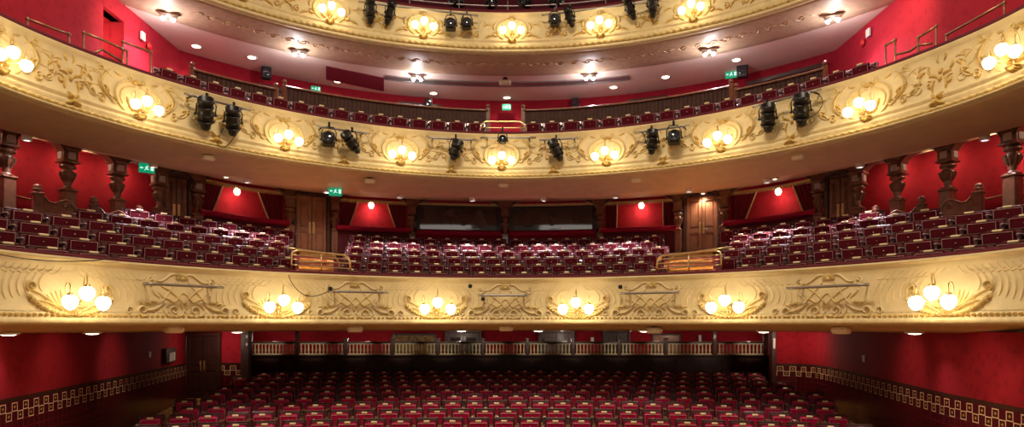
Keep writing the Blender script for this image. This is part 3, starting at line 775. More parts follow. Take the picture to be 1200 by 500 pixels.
def carved_column(name, label, group, c, rz, base, top, k=1.0):
    t = thing(name, label, 'column', (c.x, c.y, base), rz, group)
    H = top-base; mb = MB()
    q = H-.89
    mb.box((0, 0, (q-.42)/2), (.25*k, .25*k, q-.42), None, .02); mb.box((0, 0, .06), (.36*k, .36*k, .12), None, .02); mb.box((0, 0, q-.40), (.29*k, .29*k, .05), None, .015)
    mb.build('pedestal', M['wood'], t)
    mb = MB(); mb.lathe([(r*k, q-.38+z) for r, z in ((.14, 0), (.15, .02), (.08, .05), (.065, .09), (.085, .12), (.07, .14), (.10, .2), (.135, .29), (.15, .37), (.11, .40), (.10, .43), (.155, .46), (.165, .50), (.13, .53), (.12, .56))], 18)
    for j in range(10):
        an = 2*pi*j/10; mb.tube([(.085*k*cos(an), .085*k*sin(an), q-.22), (.125*k*cos(an), .125*k*sin(an), q-.13), (.155*k*cos(an), .155*k*sin(an), q-.03), (.12*k*cos(an), .12*k*sin(an), q)], [.008, .018, .022, .01], 5)
    mb.build('turned_shaft', M['wood'], t)
    mb = MB(); mb.box((0, 0, q+.20), (.36*k, .36*k, .04), None, .012); mb.box((0, 0, q+.33), (.30*k, .30*k, .24), None, .015); mb.box((0, 0, q+.47), (.38*k, .38*k, .05), None, .015)
    for s_ in (-1, 1):                            # spreading bracket
        pr = [(0.14, .49), (.18, .49), (.19, .60), (.24, .72), (.40, .86), (.14, .88)]
        vs = [(s_*x*k, y_, q+z) for y_ in (-.13, .13) for x, z in pr]; n = len(pr)
        mb.add(vs, [tuple(range(n)), tuple(range(2*n-1, n-1, -1))]+[(i, (i+1) % n, n+(i+1) % n, n+i) for i in range(n)])
    mb.box((0, 0, q+.69), (.30*k, .26*k, .40))
    cp = mb.build('capital', M['wood'], t)
    mb = MB(); mb.box((0, -.155*k, q+.33), (.17*k, .02, .15), None, .008); mb.box((.155*k, 0, q+.33), (.02, .17*k, .15), None, .008); mb.box((-.155*k, 0, q+.33), (.02, .17*k, .15), None, .008); mb.build('inset_panel', M['stone'], cp) if k == 1.0 else None
    return t
colnames = {8: 'cut by the left picture edge', 80: 'second from the left picture edge', 138: 'third from the left, beside the green exit sign', 187: 'between exit sign and dark left doorway', 231: 'between dark left doorway and first red box',
            340: 'left of the left double door', 392: 'right of the left double door', 483: 'between left red box and dark window', 592: 'between the two dark windows', 703: 'between dark window and right red box', 795: 'left of the right double door',
            848: 'right of the right double door', 960: 'between right red box and dark right doorway', 1005: 'right of the dark right doorway', 1051: 'third from the right picture edge', 1110: 'second from the right picture edge', 1186: 'cut by the right picture edge'}
for px, th in zip(COLPX, CT):
    if px not in colnames: continue
    k = 1.0 if (px < 235 or px > 955) else .82
    kdz = 3.92 if k == 1.0 else 4.12
    carved_column('carved_column', f'carved wooden arcade column, {colnames[px]}', 'carved columns of the arcade', TAr.p(th, .02, 0), -R(th), 2.0 if k == 1 else 2.05, 4.14, k)

def radbox(mb, tier, t0, t1, d0, d1, h0, h1, n=8):
    sweep(tier, [(d0, h0), (d0, h1), (d1, h1), (d1, h0)], t0, t1, n, mb=mb, smooth=False)
boxn = {5: 'far left box', 7: 'left middle box', 10: 'right middle box', 12: 'far right box'}
def curtain_mesh(tier, ta, tb, d, h0, h1, gather, amp=.03):
    """pleated cloth between two angles; pulled towards ta lower down"""
    mb = MB(); vs = []; fs = []; n = 28; m = 12
    for j in range(m+1):
        z = j/m; h = h1+(h0-h1)*z; w_ = 1-gather*z
        for i in range(n+1):
            t = i/n; th = ta+(tb-ta)*t*w_
            vs.append(tier.p(th, d+amp*sin(t*2*pi*6), h))
    for j in range(m):
        for i in range(n): fs.append((j*(n+1)+i, j*(n+1)+i+1, (j+1)*(n+1)+i+1, (j+1)*(n+1)+i))
    k = len(vs); vs += [v+Vector((0, .012, 0)) for v in vs]; fs += [tuple(reversed([q+k for q in f])) for f in fs]
    return mb.add(vs, fs, True)
for i, nm in boxn.items():
    a, b = bayang(i, .10); th = (a+b)/2; w_ = b-a
    bx = thing('theatre_box', f'velvet trimmed box with red lining, {nm} behind the circle seats', 'theatre box', TAr.p(th, 0, 2.0), 0, 'red boxes behind the circle')
    mb = MB(); radbox(mb, TAr, a, b, -.05, .08, 2.0, 2.86); P_(mb.build('parapet', M['velvet']), bx)
    mb = sweep(TAr, [(-.18, 2.86), (-.21, 2.92), (-.18, 2.99), (-.05, 3.02), (.08, 3.0), (.1, 2.86)], a-.3, b+.3, 10); P_(mb.build('velvet_cushion', M['valance']), bx)
    mb = MB(); radbox(mb, TAr, a, b, 1.0, 1.08, 2.0, 4.0); radbox(mb, TAr, a, a+.3, .1, 1.05, 2.0, 4.0, 1); radbox(mb, TAr, b-.3, b, .1, 1.05, 2.0, 4.0, 1)
    P_(mb.build('lining', M['redwall']), bx)
    mb = MB(); radbox(mb, TAr, a, b, .12, .16, 3.84, 4.1); P_(mb.build('pelmet', M['valance']), bx)
    mb = MB(); radbox(mb, TAr, a+w_*.0, b, .09, .13, 3.80, 3.86); n = int(R(w_)*TAr.r(th)/.05)
    for k in range(n): mb.box(tuple(TAr.p(a+w_*(k+.5)/n, .11, 3.78)), (.022, .02, .05))
    fr = P_(mb.build('gold_fringe', M['gilt']), bx)
    for s_, ta, tb, g_ in ((-1, a, a+w_*.30, .45), (1, b, b-w_*.30, .45)):
        if i in (10,): g_ = .05; tb = ta+(tb-ta)*.62 
        cu = P_(curtain_mesh(TAr, ta, tb, .30, 2.95, 3.84, g_).build('curtain', M['curtain']), bx)
        e = MB(); e.tube([TAr.p(ta+(tb-ta)*(1-g_*z), .27, 3.84+(2.95-3.84)*z) for z in [q/8 for q in range(9)]], .022, 6)
        eo = e.build('gold_edge', M['gilt']); eo.parent = cu; 
    # hanging opal lamp inside the box
    lc = TAr.p(th+(.0), .62, 3.80)
    lp = thing('box_lamp', f'small lit opal lamp glowing inside the {nm}', 'ceiling lamp', lc, 0, 'opal lamps in the boxes')
    mb = MB(); mb.lathe([(.06, .16), (.07, .13), (.03, .11), (.02, .08)], 12); mb.build('ceiling_rose', M['brass'], lp)
    mb = MB(); mb.lathe([(.01, -.11), (.05, -.10), (.085, -.04), (.09, .0), (.07, .06), (.04, .09)], 16); mb.build('globe', M['globe'], lp)
    light('POINT', 'box_lamp_light', TAr.p(th, .50, 3.62), 4.5, (1, .75, .5), .08)
for i in (8, 9):
    a, b = bayang(i, .13); th = (a+b)/2; w_ = b-a; nm = 'left' if i == 8 else 'right'
    cw = thing('control_room_window', f'wide dark glass control room window, {nm} of the two at the circle centre', 'window', TAr.p(th, 0, 2.0), 0, 'dark control room windows')
    mb = MB(); radbox(mb, TAr, a, b, -.02, .1, 2.0, 2.72); radbox(mb, TAr, a, b, .0, .1, 2.72, 2.80); P_(mb.build('base_panel', M['valance']), cw)
    mb = sweep(TAr, [(-.12, 2.86), (-.14, 2.9), (-.12, 2.96), (0, 3.0), (.1, 2.98), (.1, 2.78), (-.1, 2.78)], a, b, 8); P_(mb.build('velvet_cushion', M['valance']), cw)
    mb = MB(); radbox(mb, TAr, a, b, .10, .2, 3.84, 4.1); P_(mb.build('pelmet', M['valance']), cw)
    mb = MB(); radbox(mb, TAr, a, b, .06, .12, 3.79, 3.86); P_(mb.build('gold_rail', M['gilt']), cw)
    mb = MB(); m_ = w_*.045
    radbox(mb, TAr, a, a+m_, .1, .2, 2.98, 3.8, 2); radbox(mb, TAr, b-m_, b, .1, .2, 2.98, 3.8, 2); radbox(mb, TAr, a, b, .1, .2, 2.96, 3.03); radbox(mb, TAr, a, b, .1, .2, 3.74, 3.80)
    P_(mb.build('frame', M['black']), cw)
    mb = MB(); radbox(mb, TAr, a+m_, b-m_, .17, .19, 3.02, 3.76, 1); P_(mb.build('glass', M['blackglass']), cw)
    mb = MB()                                    # pale reflection low in the glass, modelled as a strip
    q = TAr.p(th+w_*(.1), .12, 3.06); mb.box(tuple(q), (.75, .03, .018)); P_(mb.build('reflection_strip', M['iron']), cw)
def double_door(name, label, c, rz, W, H, m, glaze=None, handle=1.0, group=None, open_panel=None):
    t = thing(name, label, 'door', c, rz, group)
    mb = MB(); mb.box((-W/2-.05, 0, H/2), (.10, .16, H), None, .015); mb.box((W/2+.05, 0, H/2), (.10, .16, H), None, .015); mb.box((0, 0, H+.05), (W+.24, .18, .10), None, .02)
    mb.build('door_frame', M['darkwood'], t)
    for s_ in (-1, 1):
        mb = MB(); w2 = W/2-.012; x = s_*W/4
        mb.box((x, .02, H/2), (w2, .03, H-.01))
        for xx in (-w2/2+.05, w2/2-.05): mb.box((x+xx, -.012, H/2), (.09, .035, H-.02), None, .006)
        for zz, hh in ((.1, .18), (H*.47, .12), (H-.08, .13)): mb.box((x, -.012, zz), (w2-.1, .033, hh), None, .006)
        lf = mb.build('door_leaf', m, t)
        for z0, z1 in ((.22, H*.47-.09), (H*.47+.09, H-.17)):
            mb = MB(); mb.box((x, 0, (z0+z1)/2), (w2-.24, .03, z1-z0-.05), None, .014)
            mb.build('door_panel', glaze if (glaze and z0 > .5) else m, lf)
        mb = MB(); mb.box((s_*.055, -.036, handle), (.06, .012, .34), None, .004); mb.tube([(s_*.055, -.05, handle-.12), (s_*.055, -.075, handle-.10), (s_*.055, -.075, handle+.10), (s_*.055, -.05, handle+.12)], .011, 6)
        mb.build('pull_handle', M['brass'], lf)
    return t
for i, nm in ((4, 'in the dark left doorway beside the first box'), (6, 'lit, between the two left red boxes'), (11, 'lit, between the two right red boxes'), (13, 'in the dark right doorway beside the last box')):
    a, b = bayang(i, .22); th = (a+b)/2; Wd = R(b-a)*TAr.r(th)
    if i in (4, 13): Wd *= .95
    double_door('double_door', f'panelled mahogany double door {nm}', TAr.p(th, .14, 1.9), -R(th), Wd, 1.95 if i in (6, 11) else 1.85, M['doorwood'] if i in (6, 11) else M['wood'], handle=1.0, group='double doors behind the circle')  # lit doors get lighter wood, shaded doorways a darker one
# carved bench ends at the sides
for px, tx, nm in ((44, 1, 'nearest the left picture edge'), (110, 1, 'middle of the left three'), (163, 1, 'innermost of the left three'), (1147, -1, 'nearest the right picture edge'), (1080, -1, 'middle of the right three'), (1026, -1, 'innermost of the right three')):
    th = TAr.th(px, -.38); c = TAr.p(th, -.38, 2.0)
    t = thing('bench_end', f'carved wooden bench end with ball finial, {nm}', 'bench end', c, -R(th)*.8, 'carved bench ends behind the circle seats')
    k = .9
    mb = MB(); mb.box((0, 0, .25), (.19*k, .19*k, .62), None, .02); mb.box((0, 0, .57), (.22*k, .22*k, .04), None, .01); mb.build('post', M['wood'], t)
    mb = MB(); mb.lathe([(.06, .59), (.045, .61), (.085, .64), (.09, .66), (.06, .68), (.075, .70), (.07, .73), (.03, .76), (.005, .765)], 14); mb.build('finial', M['wood'], t)
    mb = MB(); W_ = .85
    pr = [(.08, .30), (.08, .52), (.14, .50), (.22, .42), (.34, .40), (.46, .46), (.56, .50), (.66, .47), (.74, .38), (.78, .24), (.78, .0), (.08, .0)]
    vs = [(tx*x*W_, y_, z) for y_ in (-.03, .03) for x, z in pr]; n = len(pr)
    mb.add(vs, [tuple(range(n)), tuple(range(2*n-1, n-1, -1))]+[(q, (q+1) % n, n+(q+1) % n, n+q) for q in range(n)])
    mb.tube([(tx*x*W_, -.03, z+.01) for x, z in pr[1:10]], .022, 6)
    sp_ = [(tx*(.60+.075*(1-.75*q/16)*cos(q*.75))*W_, -.04, .38+.075*(1-.75*q/16)*sin(q*.75)) for q in range(17)]
    mb.tube(sp_, .014, 6)
    mb.build('scrolled_wing', M['wood'], t)
# handrails on the red wall behind the arcade
for t0, t1, nm in ((12, 180, 'left'), (1030, 1195, 'right')):
    a, b = TAr.th(t0, .75), TAr.th(t1, .75); mb = MB()
    g = lambda th: 1.5-.8*cos(R(th))-.09
    pts = [TAr.p(a+(b-a)*q/20, g(a+(b-a)*q/20), 2.62+.10*(q/20 if nm == 'right' else 1-q/20)) for q in range(21)]
    mb.tube(pts, .022, 8)
    for q in (2, 8, 14, 19): mb.tube([pts[q], pts[q]+(pts[q]-Vector((X0, TAr.cy, pts[q].z))).normalized()*.09], .012, 6)
    tag(mb.build('wall_handrail', M['bronze']), f'thin bronze handrail along the {nm} red wall behind the arcade', 'handrail')
# recess with dark doorway in the left red wall by the exit sign
th = TAr.th(170, 1.0)
def exit_sign(label, c, rz, w=.36, h=.17, hang=0):
    t = thing('exit_sign', label, 'exit sign', c, rz, 'green running-man exit signs')
    mb = MB(); mb.box((0, 0, 0), (w, .05, h), None, .008); mb.build('sign_box', M['exitgreen'], t)
    mb = MB(); y = -.03; k = min(h/.17, w/.36)
    def q4(pts): n = len(pts); mb.add([(x*k, yy, z*k) for yy in (y, y+.008) for x, z in pts], [tuple(range(n)), tuple(range(2*n-1, n-1, -1))]+[(i, (i+1) % n, n+(i+1) % n, n+i) for i in range(n)])
    q4([(.085, .055), (.155, .055), (.155, -.06), (.085, -.06)])             # doorway
    q4([(-.01, .045), (.015, .06), (.035, .045), (.01, .03)])                 # head
    q4([(0, .03), (.03, .02), (.01, -.02), (-.02, -.01)]); q4([(.0, -.015), (.05, -.03), (.045, -.05), (-.005, -.03)]); q4([(-.02, -.01), (0, -.02), (-.04, -.06), (-.06, -.055)])
    q4([(-.03, .03), (0, .03), (0, .015), (-.04, .0)])
    q4([(-.155, 0), (-.115, .035), (-.115, .012), (-.075, .012), (-.075, -.012), (-.115, -.012), (-.115, -.035)])
    mb.build('pictogram', M['exitwhite'], t)
    if hang:
        mb = MB(); mb.tube([(-w*.3, 0, h/2), (-w*.3, 0, h/2+hang)], .008, 6); mb.tube([(w*.3, 0, h/2), (w*.3, 0, h/2+hang)], .008, 6); mb.build('hanger', M['grey'], t)
    return t
def onray(px, py, y): return Vector(((px-600)/800*y, y, (380-py)/800*y))
th = TAr.th(172, -.24)
exit_sign('green exit sign in the left side arch against the red wall', TAr.p(th, -.24, (380-197)*TAr.p(th, -.24, 0).y/800), -R(th)*.6, .34, .22, .10)
th = TUp.th(393, 1.38); c = TUp.p(th, 1.38, 0); exit_sign('green exit sign above the left double door of the circle', TUp.p(th, 1.38, (380-224)*c.y/800), -R(th)*.6, .34, .24, .08)
exit_sign('green exit sign high on the red wall at the centre of the upper circle', Vector((onray(593.5, 125, 22.35).x, 22.4, onray(593.5, 125, 22.35).z)), 0, .30, .20)
exit_sign('green exit sign in the upper circle, left of centre under the ceiling', onray(370, 104, 20.4), R(20), .28, .15)
exit_sign('green exit sign in the upper circle, right of centre beside a speaker', onray(857, 87, 20.0), R(-22), .34, .22)

# brass guards at the foot of the circle aisles, aisle steps
for px0, px1, nm in ((342, 411, 'left'), (769, 845, 'right')):
    a, b = TD.th(px0, .1), TD.th(px1, .1); t = thing('brass_guard_rail', f'curved brass guard rail at the foot of the {nm} circle aisle', 'guard rail', TD.p((a+b)/2, .1, 1.2), 0, 'brass aisle guards of the circle')
    f_, g_ = (a, b) if nm == 'left' else (b, a)
    def gp(q, h, d=.12): return TD.p(f_+(g_-f_)*q, d, h)
    mb = MB(); mb.tube([gp(0, 1.18), gp(0, 1.50), gp(.02, 1.58), gp(.10, 1.62)]+[gp(.1+.8*k/8, 1.62-.045*k/8) for k in range(1, 9)]+[gp(.96, 1.53), gp(.99, 1.42), gp(1, 1.18)], .024, 8)
    P_(mb.build('top_rail', M['brass']), t)
    for h in (1.30, 1.42, 1.52):
        mb = MB(); mb.tube([gp(.0+q/10*(1 if h < 1.45 else .99), h-.03*q/10) for q in range(11)], .015, 6); P_(mb.build('bar', M['brass']), t)
    mb = MB(); mb.tube([gp(.5, 1.18), gp(.5, 1.59)], .014, 6); P_(mb.build('post', M['brass']), t)
    mb = MB(); mb.tube([gp(0, 1.74, .75), gp(.25, 1.72, .75), gp(.7, 1.66, .75), gp(.85, 1.60, .7), gp(.92, 1.45, .7), gp(.92, 1.0, .7)], .02, 8); P_(mb.build('rear_rail', M['brass']), t)
    a2, b2 = TD.th(px0+2, 2), TD.th(px1-6, 2)
    mb = MB(); nb = MB()
    for k in range(12):
        d = .25+.42*k; h = .62+.135*k; a2, b2 = TD.th(px0+9, d), TD.th(px1-(20 if nm == 'left' else 10), d)
        radbox(mb, TD, a2, b2, d, d+.46, h-.2, h, 3); radbox(nb, TD, a2, b2, d-.015, d+.03, h-.01, h+.012, 3)
    st = tag(mb.build('aisle_steps', M['carpet']), f'patterned carpet steps climbing the {nm} circle aisle to its double door', 'steps', 'carpeted aisle steps')
    no = nb.build('step_nosing', M['brass']); no.parent = st
# ================================================================ UPPER CIRCLE FITTINGS
def partition(name, label, p0, p1, h1, hend=None):
    a, b = TUp.th(p0, 1.5), TUp.th(p1, 1.5); n = max(4, int(abs(b-a)*R(1)*9.6/.11)); mb = MB()
    for k in range(n):
        q0 = a+(b-a)*k/n; q1 = a+(b-a)*(k+.86)/n; radbox(mb, TUp, q0, q1, 1.5, 1.54, 4.85, h1, 1)
    radbox(mb, TUp, a, b, 1.53, 1.57, 4.85, h1, n//2)
    t = thing(name, label, 'partition', TUp.p((a+b)/2, 1.5, 4.85), 0, 'boarded partitions of the upper circle')
    P_(mb.build('boarding', M['board']), t)
    P_(sweep(TUp, [(1.46, h1), (1.45, h1+.03), (1.48, h1+.06), (1.58, h1+.06), (1.6, h1+.02), (1.58, h1)], a, b, n).build('cap_rail', M['wood']), t)
    for th in (a, b):
        mb = MB(); c = TUp.p(th, 1.53, 0); mb.box((c.x, c.y, (4.85+h1+.1)/2), (.11, .11, h1+.1-4.85), None, .01); mb.sphere((c.x, c.y, h1+.16), .06, 10, 6); P_(mb.build('end_post', M['wood']), t)
    return t
partition('boarded_partition', 'dark boarded partition at the far left of the upper circle', 226, 324, 5.93)
partition('boarded_partition', 'long dark boarded partition of the upper circle, left half', 334, 572, 6.06)
partition('boarded_partition', 'long dark boarded partition of the upper circle, right half', 613, 856, 6.06)
partition('boarded_partition', 'dark boarded partition at the far right of the upper circle', 862, 966, 5.93)
a, b = TUp.th(563, .12), TUp.th(616, .12)
mb = MB(); g = lambda q, h: TUp.p(a+(b-a)*q, .12, h)
mb.tube([g(0, 5.05), g(0, 5.17), g(.03, 5.28), g(.12, 5.36)]+[g(.12+.76*k/6, 5.365) for k in range(1, 6)]+[g(.88, 5.36), g(.97, 5.28), g(1, 5.17), g(1, 5.05)], .022, 8)
t = thing('brass_guard_rail', 'brass guard rail at the centre of the middle balcony under the exit sign', 'guard rail', TUp.p((a+b)/2, .12, 5.05)); P_(mb.build('top_rail', M['brass']), t)
mb = MB(); mb.tube([g(q/6, 5.20) for q in range(7)], .014, 6); P_(mb.build('bar', M['brass']), t)
# bronze handrails over the ends of the middle balcony
def uprail(label, pts, posts):
    W = []
    for px, py in pts:
        th = TUp.th(px, .2); c = TUp.p(th, .2, 0); W.append(Vector((c.x, c.y, (380-py)*c.y/800)))
    t = thing('bronze_handrail', label, 'handrail', (W[0].x, W[0].y, 5.0), 0, 'bronze handrails above the middle balcony')
    mb = MB(); mb.tube(W, .024, 8); P_(mb.build('top_rail', M['bronze']), t)
    for i in posts:
        mb = MB(); mb.tube([W[i], Vector((W[i].x, W[i].y, 4.5))], .020, 8); mb.sphere(W[i], .035, 8, 6); P_(mb.build('post', M['bronze']), t)
uprail('bronze handrail nearest the left picture edge on the middle balcony', [(32, 22), (56, 31), (81, 40)], [0, 2])
uprail('long bronze handrail below the doorway recess, middle balcony left', [(98, 38), (124, 48), (149, 60)], [0, 2])
uprail('bronze handrail beside the first upper seats, middle balcony left', [(144, 49), (160, 55), (177, 61)], [0, 2])
uprail('low bent bronze handrail between two taller ones, middle balcony left', [(104, 64), (120, 58), (143, 72)], [])
uprail('long bronze handrail nearest the right picture edge on the middle balcony', [(1109, 41), (1145, 21), (1177, 3)], [0, 2])
uprail('short bronze handrail right of the low bent one, middle balcony right', [(1076, 44), (1097, 31)], [0, 1])
uprail('bronze handrail beside the last upper seats, middle balcony right', [(1038, 53), (1049, 47)], [0, 1])
uprail('low bent bronze handrail between two taller ones, middle balcony right', [(1050, 64), (1066, 60), (1076, 53), (1092, 51)], [])
# ceiling fittings
def cpt(px, py, h=7.4): y = h*800/(380-py); return Vector(((px-600)/800*y, y, h))
mb = MB(); q = [cpt(382, 77), cpt(450, 91), cpt(450, 106), cpt(382, 92)]
mb.add([v-Vector((0, 0, dz)) for dz in (0, .03) for v in q], [(0, 1, 2, 3), (7, 6, 5, 4), (0, 4, 5, 1), (1, 5, 6, 2), (2, 6, 7, 3), (3, 7, 4, 0)])
tag(mb.build('ceiling_panel', M['curtain']), 'dark red rectangular panel on the pink upper circle ceiling, left of centre', 'ceiling panel')
a, b = TG.th(452, 1.9), TG.th(737, 1.9)
t = thing('air_slot', 'long curved grey air slot in the upper circle ceiling', 'air vent', TG.p((a+b)/2, 1.95, 7.38))
mb = MB(); radbox(mb, TG, a, b, 1.86, 2.16, 7.375, 7.398, 30); P_(mb.build('grille', M['grey']), t)
mb = MB(); radbox(mb, TG, a, b, 1.83, 1.87, 7.36, 7.4, 30); radbox(mb, TG, a, b, 2.15, 2.19, 7.36, 7.4, 30); P_(mb.build('frame', M['grey']), t)
DL = [(230, 54, 'above the left partition end'), (295, 67, 'second from left'), (396, 95, 'beside the dark ceiling panel'), (508, 109, 'left of the centre exit sign'), (594, 114, 'directly over the centre exit sign'), (719, 102, 'right of centre'), (780, 90, 'second from right'), (863, 70, 'above the right exit sign')]
for px, py, nm in DL:
    c = cpt(px, py); t = thing('downlight', f'round warm downlight in the upper circle ceiling, {nm}', 'downlight', c, 0, 'warm downlights of the upper circle')
    mb = MB(); mb.lathe([(.15, 0), (.16, -.012), (.12, -.02), (.11, -.01)], 18); mb.build('trim_ring', M['beige'], t)
    mb = MB(); mb.lathe([(.105, -.012), (.09, -.018), (.01, -.02)], 18); mb.build('lens', M['downlight'], t)
    light('SPOT', 'downlight_beam', c-Vector((0, 0, .05)), 45, SOFT, .08, c-Vector((0, 0, 3)), 120, .8)
CLs = [(350, 62, 'second from left'), (489, 91, 'left of centre'), (691, 90, 'right of centre'), (831, 61, 'third from right'), (976, 21, 'rightmost'), (197, 19, 'leftmost')]
for px, py, nm in CLs:
    c = cpt(px, py-3, 7.38); t = thing('twin_spot', f'glaring cool twin spot fitting under the upper circle ceiling, {nm}', 'ceiling light', c, -atan2(c.x, c.y), 'cool twin spots of the upper circle')
    mb = MB(); mb.box((0, 0, -.02), (.42, .10, .035), None, .01); mb.build('bracket', M['white'], t)
    for x in (-.11, .11):
        mb = MB(); mb.lathe([(.05, .06), (.075, .05), (.085, -.02), (.06, -.03)], 14, Matrix.Translation((x, -.02, -.10))); h_ = mb.build('spot_head', M['white'], t)
        mb = MB(); mb.sphere((x, -.03, -.145), .045, 10, 6); mb.build('lens', M['coollight'], h_)
    light('SPOT', 'cool_beam', c-Vector((0, .0, .22)), 190, COOL, .06, c+Vector((0, .0, -3)), 140, .8)
    light('POINT', 'cool_spill', c-Vector((0, .05, .42)), 30, (1, .92, .95), .05)
def speaker(label, c, rz, k=1):
    t = thing('wall_speaker', label, 'speaker', c, rz, 'small black speakers')
    mb = MB(); mb.box((0, 0, 0), (.24*k, .2*k, .30*k), None, .02); mb.build('cabinet', M['black'], t)
    mb = MB(); mb.lathe([(.09*k, 0), (.085*k, -.012), (.03*k, .01), (.01, .012)], 16, Matrix.Translation((0, -.105*k, 0)) @ Matrix.Rotation(R(-90), 4, 'X')); mb.build('cone', M['lens'], t)
    mb = MB(); mb.tube([(0, .1*k, 0), (0, .2*k, .05*k)], .012, 6); mb.build('bracket', M['black'], t)
speaker('small black speaker over the left partition of the upper circle', onray(312, 86, 19.6), R(25), 1.1)
speaker('small black speaker left of the centre exit sign, upper circle', onray(502, 122, 22.0), R(8))
speaker('small black speaker right of the centre exit sign, upper circle', onray(674, 121, 22.1), R(-8))
speaker('small black speaker beside the right exit sign, upper circle', onray(870, 84, 19.6), R(-25), 1.2)
# dark doors and gilt panel on the back wall of the upper circle
def bw(px):
    lo, hi = -60, 60
    for _ in range(40):
        m_ = (lo+hi)/2; q = backpt(m_, 0)
        if 600+800*q.x/q.y < px: lo = m_
        else: hi = m_
    return lo
for p0, p1, top, m_, nm in ((300, 366, 7.0, M['wood'], 'behind the far left partition of the upper circle'), (466, 516, 7.15, M['gildpanel'], 'left of the centre exit, behind the boarded partition'), (736, 784, 7.15, M['gildpanel'], 'right of the centre exit, with gilt pattern'), (878, 972, 7.1, M['wood'], 'behind the far right partition of the upper circle')):
    a, b = bw(p0), bw(p1); q0, q1 = backpt(a, 5.2), backpt(b, 5.2); mid = (q0+q1)/2; d = (q1-q0); rz = atan2(d.y, d.x)
    off = Vector((X0-mid.x, 11.1-mid.y, 0)).normalized()*.12
    t = thing('doorway', f'dark wooden doorway {nm}', 'doorway', mid+off, rz); W_ = d.length; H_ = top-5.2
    mb = MB(); mb.box((-W_/2+.06, 0, H_/2), (.12, .14, H_), None, .01); mb.box((W_/2-.06, 0, H_/2), (.12, .14, H_), None, .01); mb.box((0, 0, H_-.06), (W_, .16, .12), None, .01); mb.build('frame', M['darkwood'], t)
    nn = 4 if W_ > 2 else 2
    for k in range(nn):
        w2 = (W_-.24)/nn; mb = MB(); x = -W_/2+.12+w2*(k+.5); mb.box((x, .02, H_/2-.06), (w2-.01, .04, H_-.12)); lf = mb.build('leaf', M['darkwood'], t)
        mb = MB(); mb.box((x, -.01, H_/2-.06), (w2-.14, .03, H_-.36), None, .01); mb.build('panel', m_, lf)
# alarm sounders and boxes on the upper side walls
for c, rz, nm in ((Vector((SL+.03, 16.65, 0)), R(90), 'left'), (Vector((SR-.03, 16.6, 0)), R(-90), 'right')):
    px = 168 if nm == 'left' else 1017; y = 16.3
    y = abs(c.x)*800/abs(px-600); c.y = y; c.z = (380-(47 if nm == 'left' else 43))*y/800
    t = thing('fire_alarm_sounder', f'round red fire alarm sounder on the {nm} upper circle wall', 'alarm', c+Vector((0, .22, -.06)), rz)
    mb = MB(); mb.lathe([(.09, 0), (.09, .03), (.06, .06), (.02, .065)], 16, Matrix.Rotation(R(90), 4, 'X')); mb.build('sounder', M['alarm'], t)
    t = thing('call_point', f'small white box beside the red sounder, {nm} upper circle wall', 'control box', c+Vector((0, -.08, .06)), rz)
    mb = MB(); mb.box((0, -.03, 0), (.16, .06, .20), None, .01); mb.build('housing', M['white'], t); mb = MB(); mb.box((0, -.064, 0), (.09, .008, .09)); mb.build('face', M['beige'], t)

# ================================================================ STAGE LANTERNS AND BARS
def bar(label, tier, p0, p1, d, y0, y1, grp, m='grey'):
    a, b = tier.th(p0, d), tier.th(p1, d); mb = MB(); pts = []
    for q in range(9):
        th = a+(b-a)*q/8; c = tier.p(th, d, 0); c.z = (380-(y0+(y1-y0)*q/8))*c.y/800; pts.append(c)
    if tier is TD or True:
        h = sum(p.z for p in pts)/len(pts); pts = [Vector((p.x, p.y, h)) for p in pts]
        A, B = pts[0], pts[-1]; pts = [A+(B-A)*q/8 for q in range(9)]
    t = thing('lighting_bar', label, 'lighting bar', pts[4], 0, grp)
    mb.tube(pts, .026, 8); P_(mb.build('pipe', M[m]), t)
    for q in (1, 7):
        n_ = (Vector((X0, tier.cy, 0))-Vector((pts[q].x, pts[q].y, 0))).normalized()
        mb = MB(); mb.tube([pts[q], pts[q]-n_*(abs(d)+.06)], .018, 6); P_(mb.build('bracket', M['black']), t)
    return pts
for p0, p1, y0, y1, nm in ((168, 262, 332, 337, 'below the left seats, leftmost of five'), (387, 455, 342, 342, 'second from left of five'), (560, 621, 346, 346, 'central one, under the dark windows'), (727, 796, 343, 343, 'second from right of five'), (922, 1018, 338, 333, 'rightmost of five')):
    pts = bar(f'slim horizontal steel bar on the lowest front, {nm}', TD, p0, p1, -.30, y0, y1, 'bars on the lowest balcony front')
for p0, p1, y0, y1, nm in ((216, 294, 112, 128, 'leftmost'), (370, 433, 148, 157, 'second from left'), (500, 560, 163, 163, 'left of centre'), (563, 628, 161.5, 161.5, 'at the centre'), (632, 678, 163, 163, 'right of centre'), (744, 808, 155, 148, 'second from right'), (882, 962, 124, 107, 'rightmost')):
    bar(f'lantern bar on the middle balcony front, {nm}', TUp, p0, p1, -.26, y0, y1, 'bars on the middle balcony front')
for p0, p1, y0, y1, nm in ((420, 560, 9, 15, 'left part'), (635, 775, 15, 7, 'right part')):
    bar(f'lantern bar on the topmost balcony front, {nm}', TG, p0, p1, -.26, y0, y1, 'bars on the topmost balcony front')
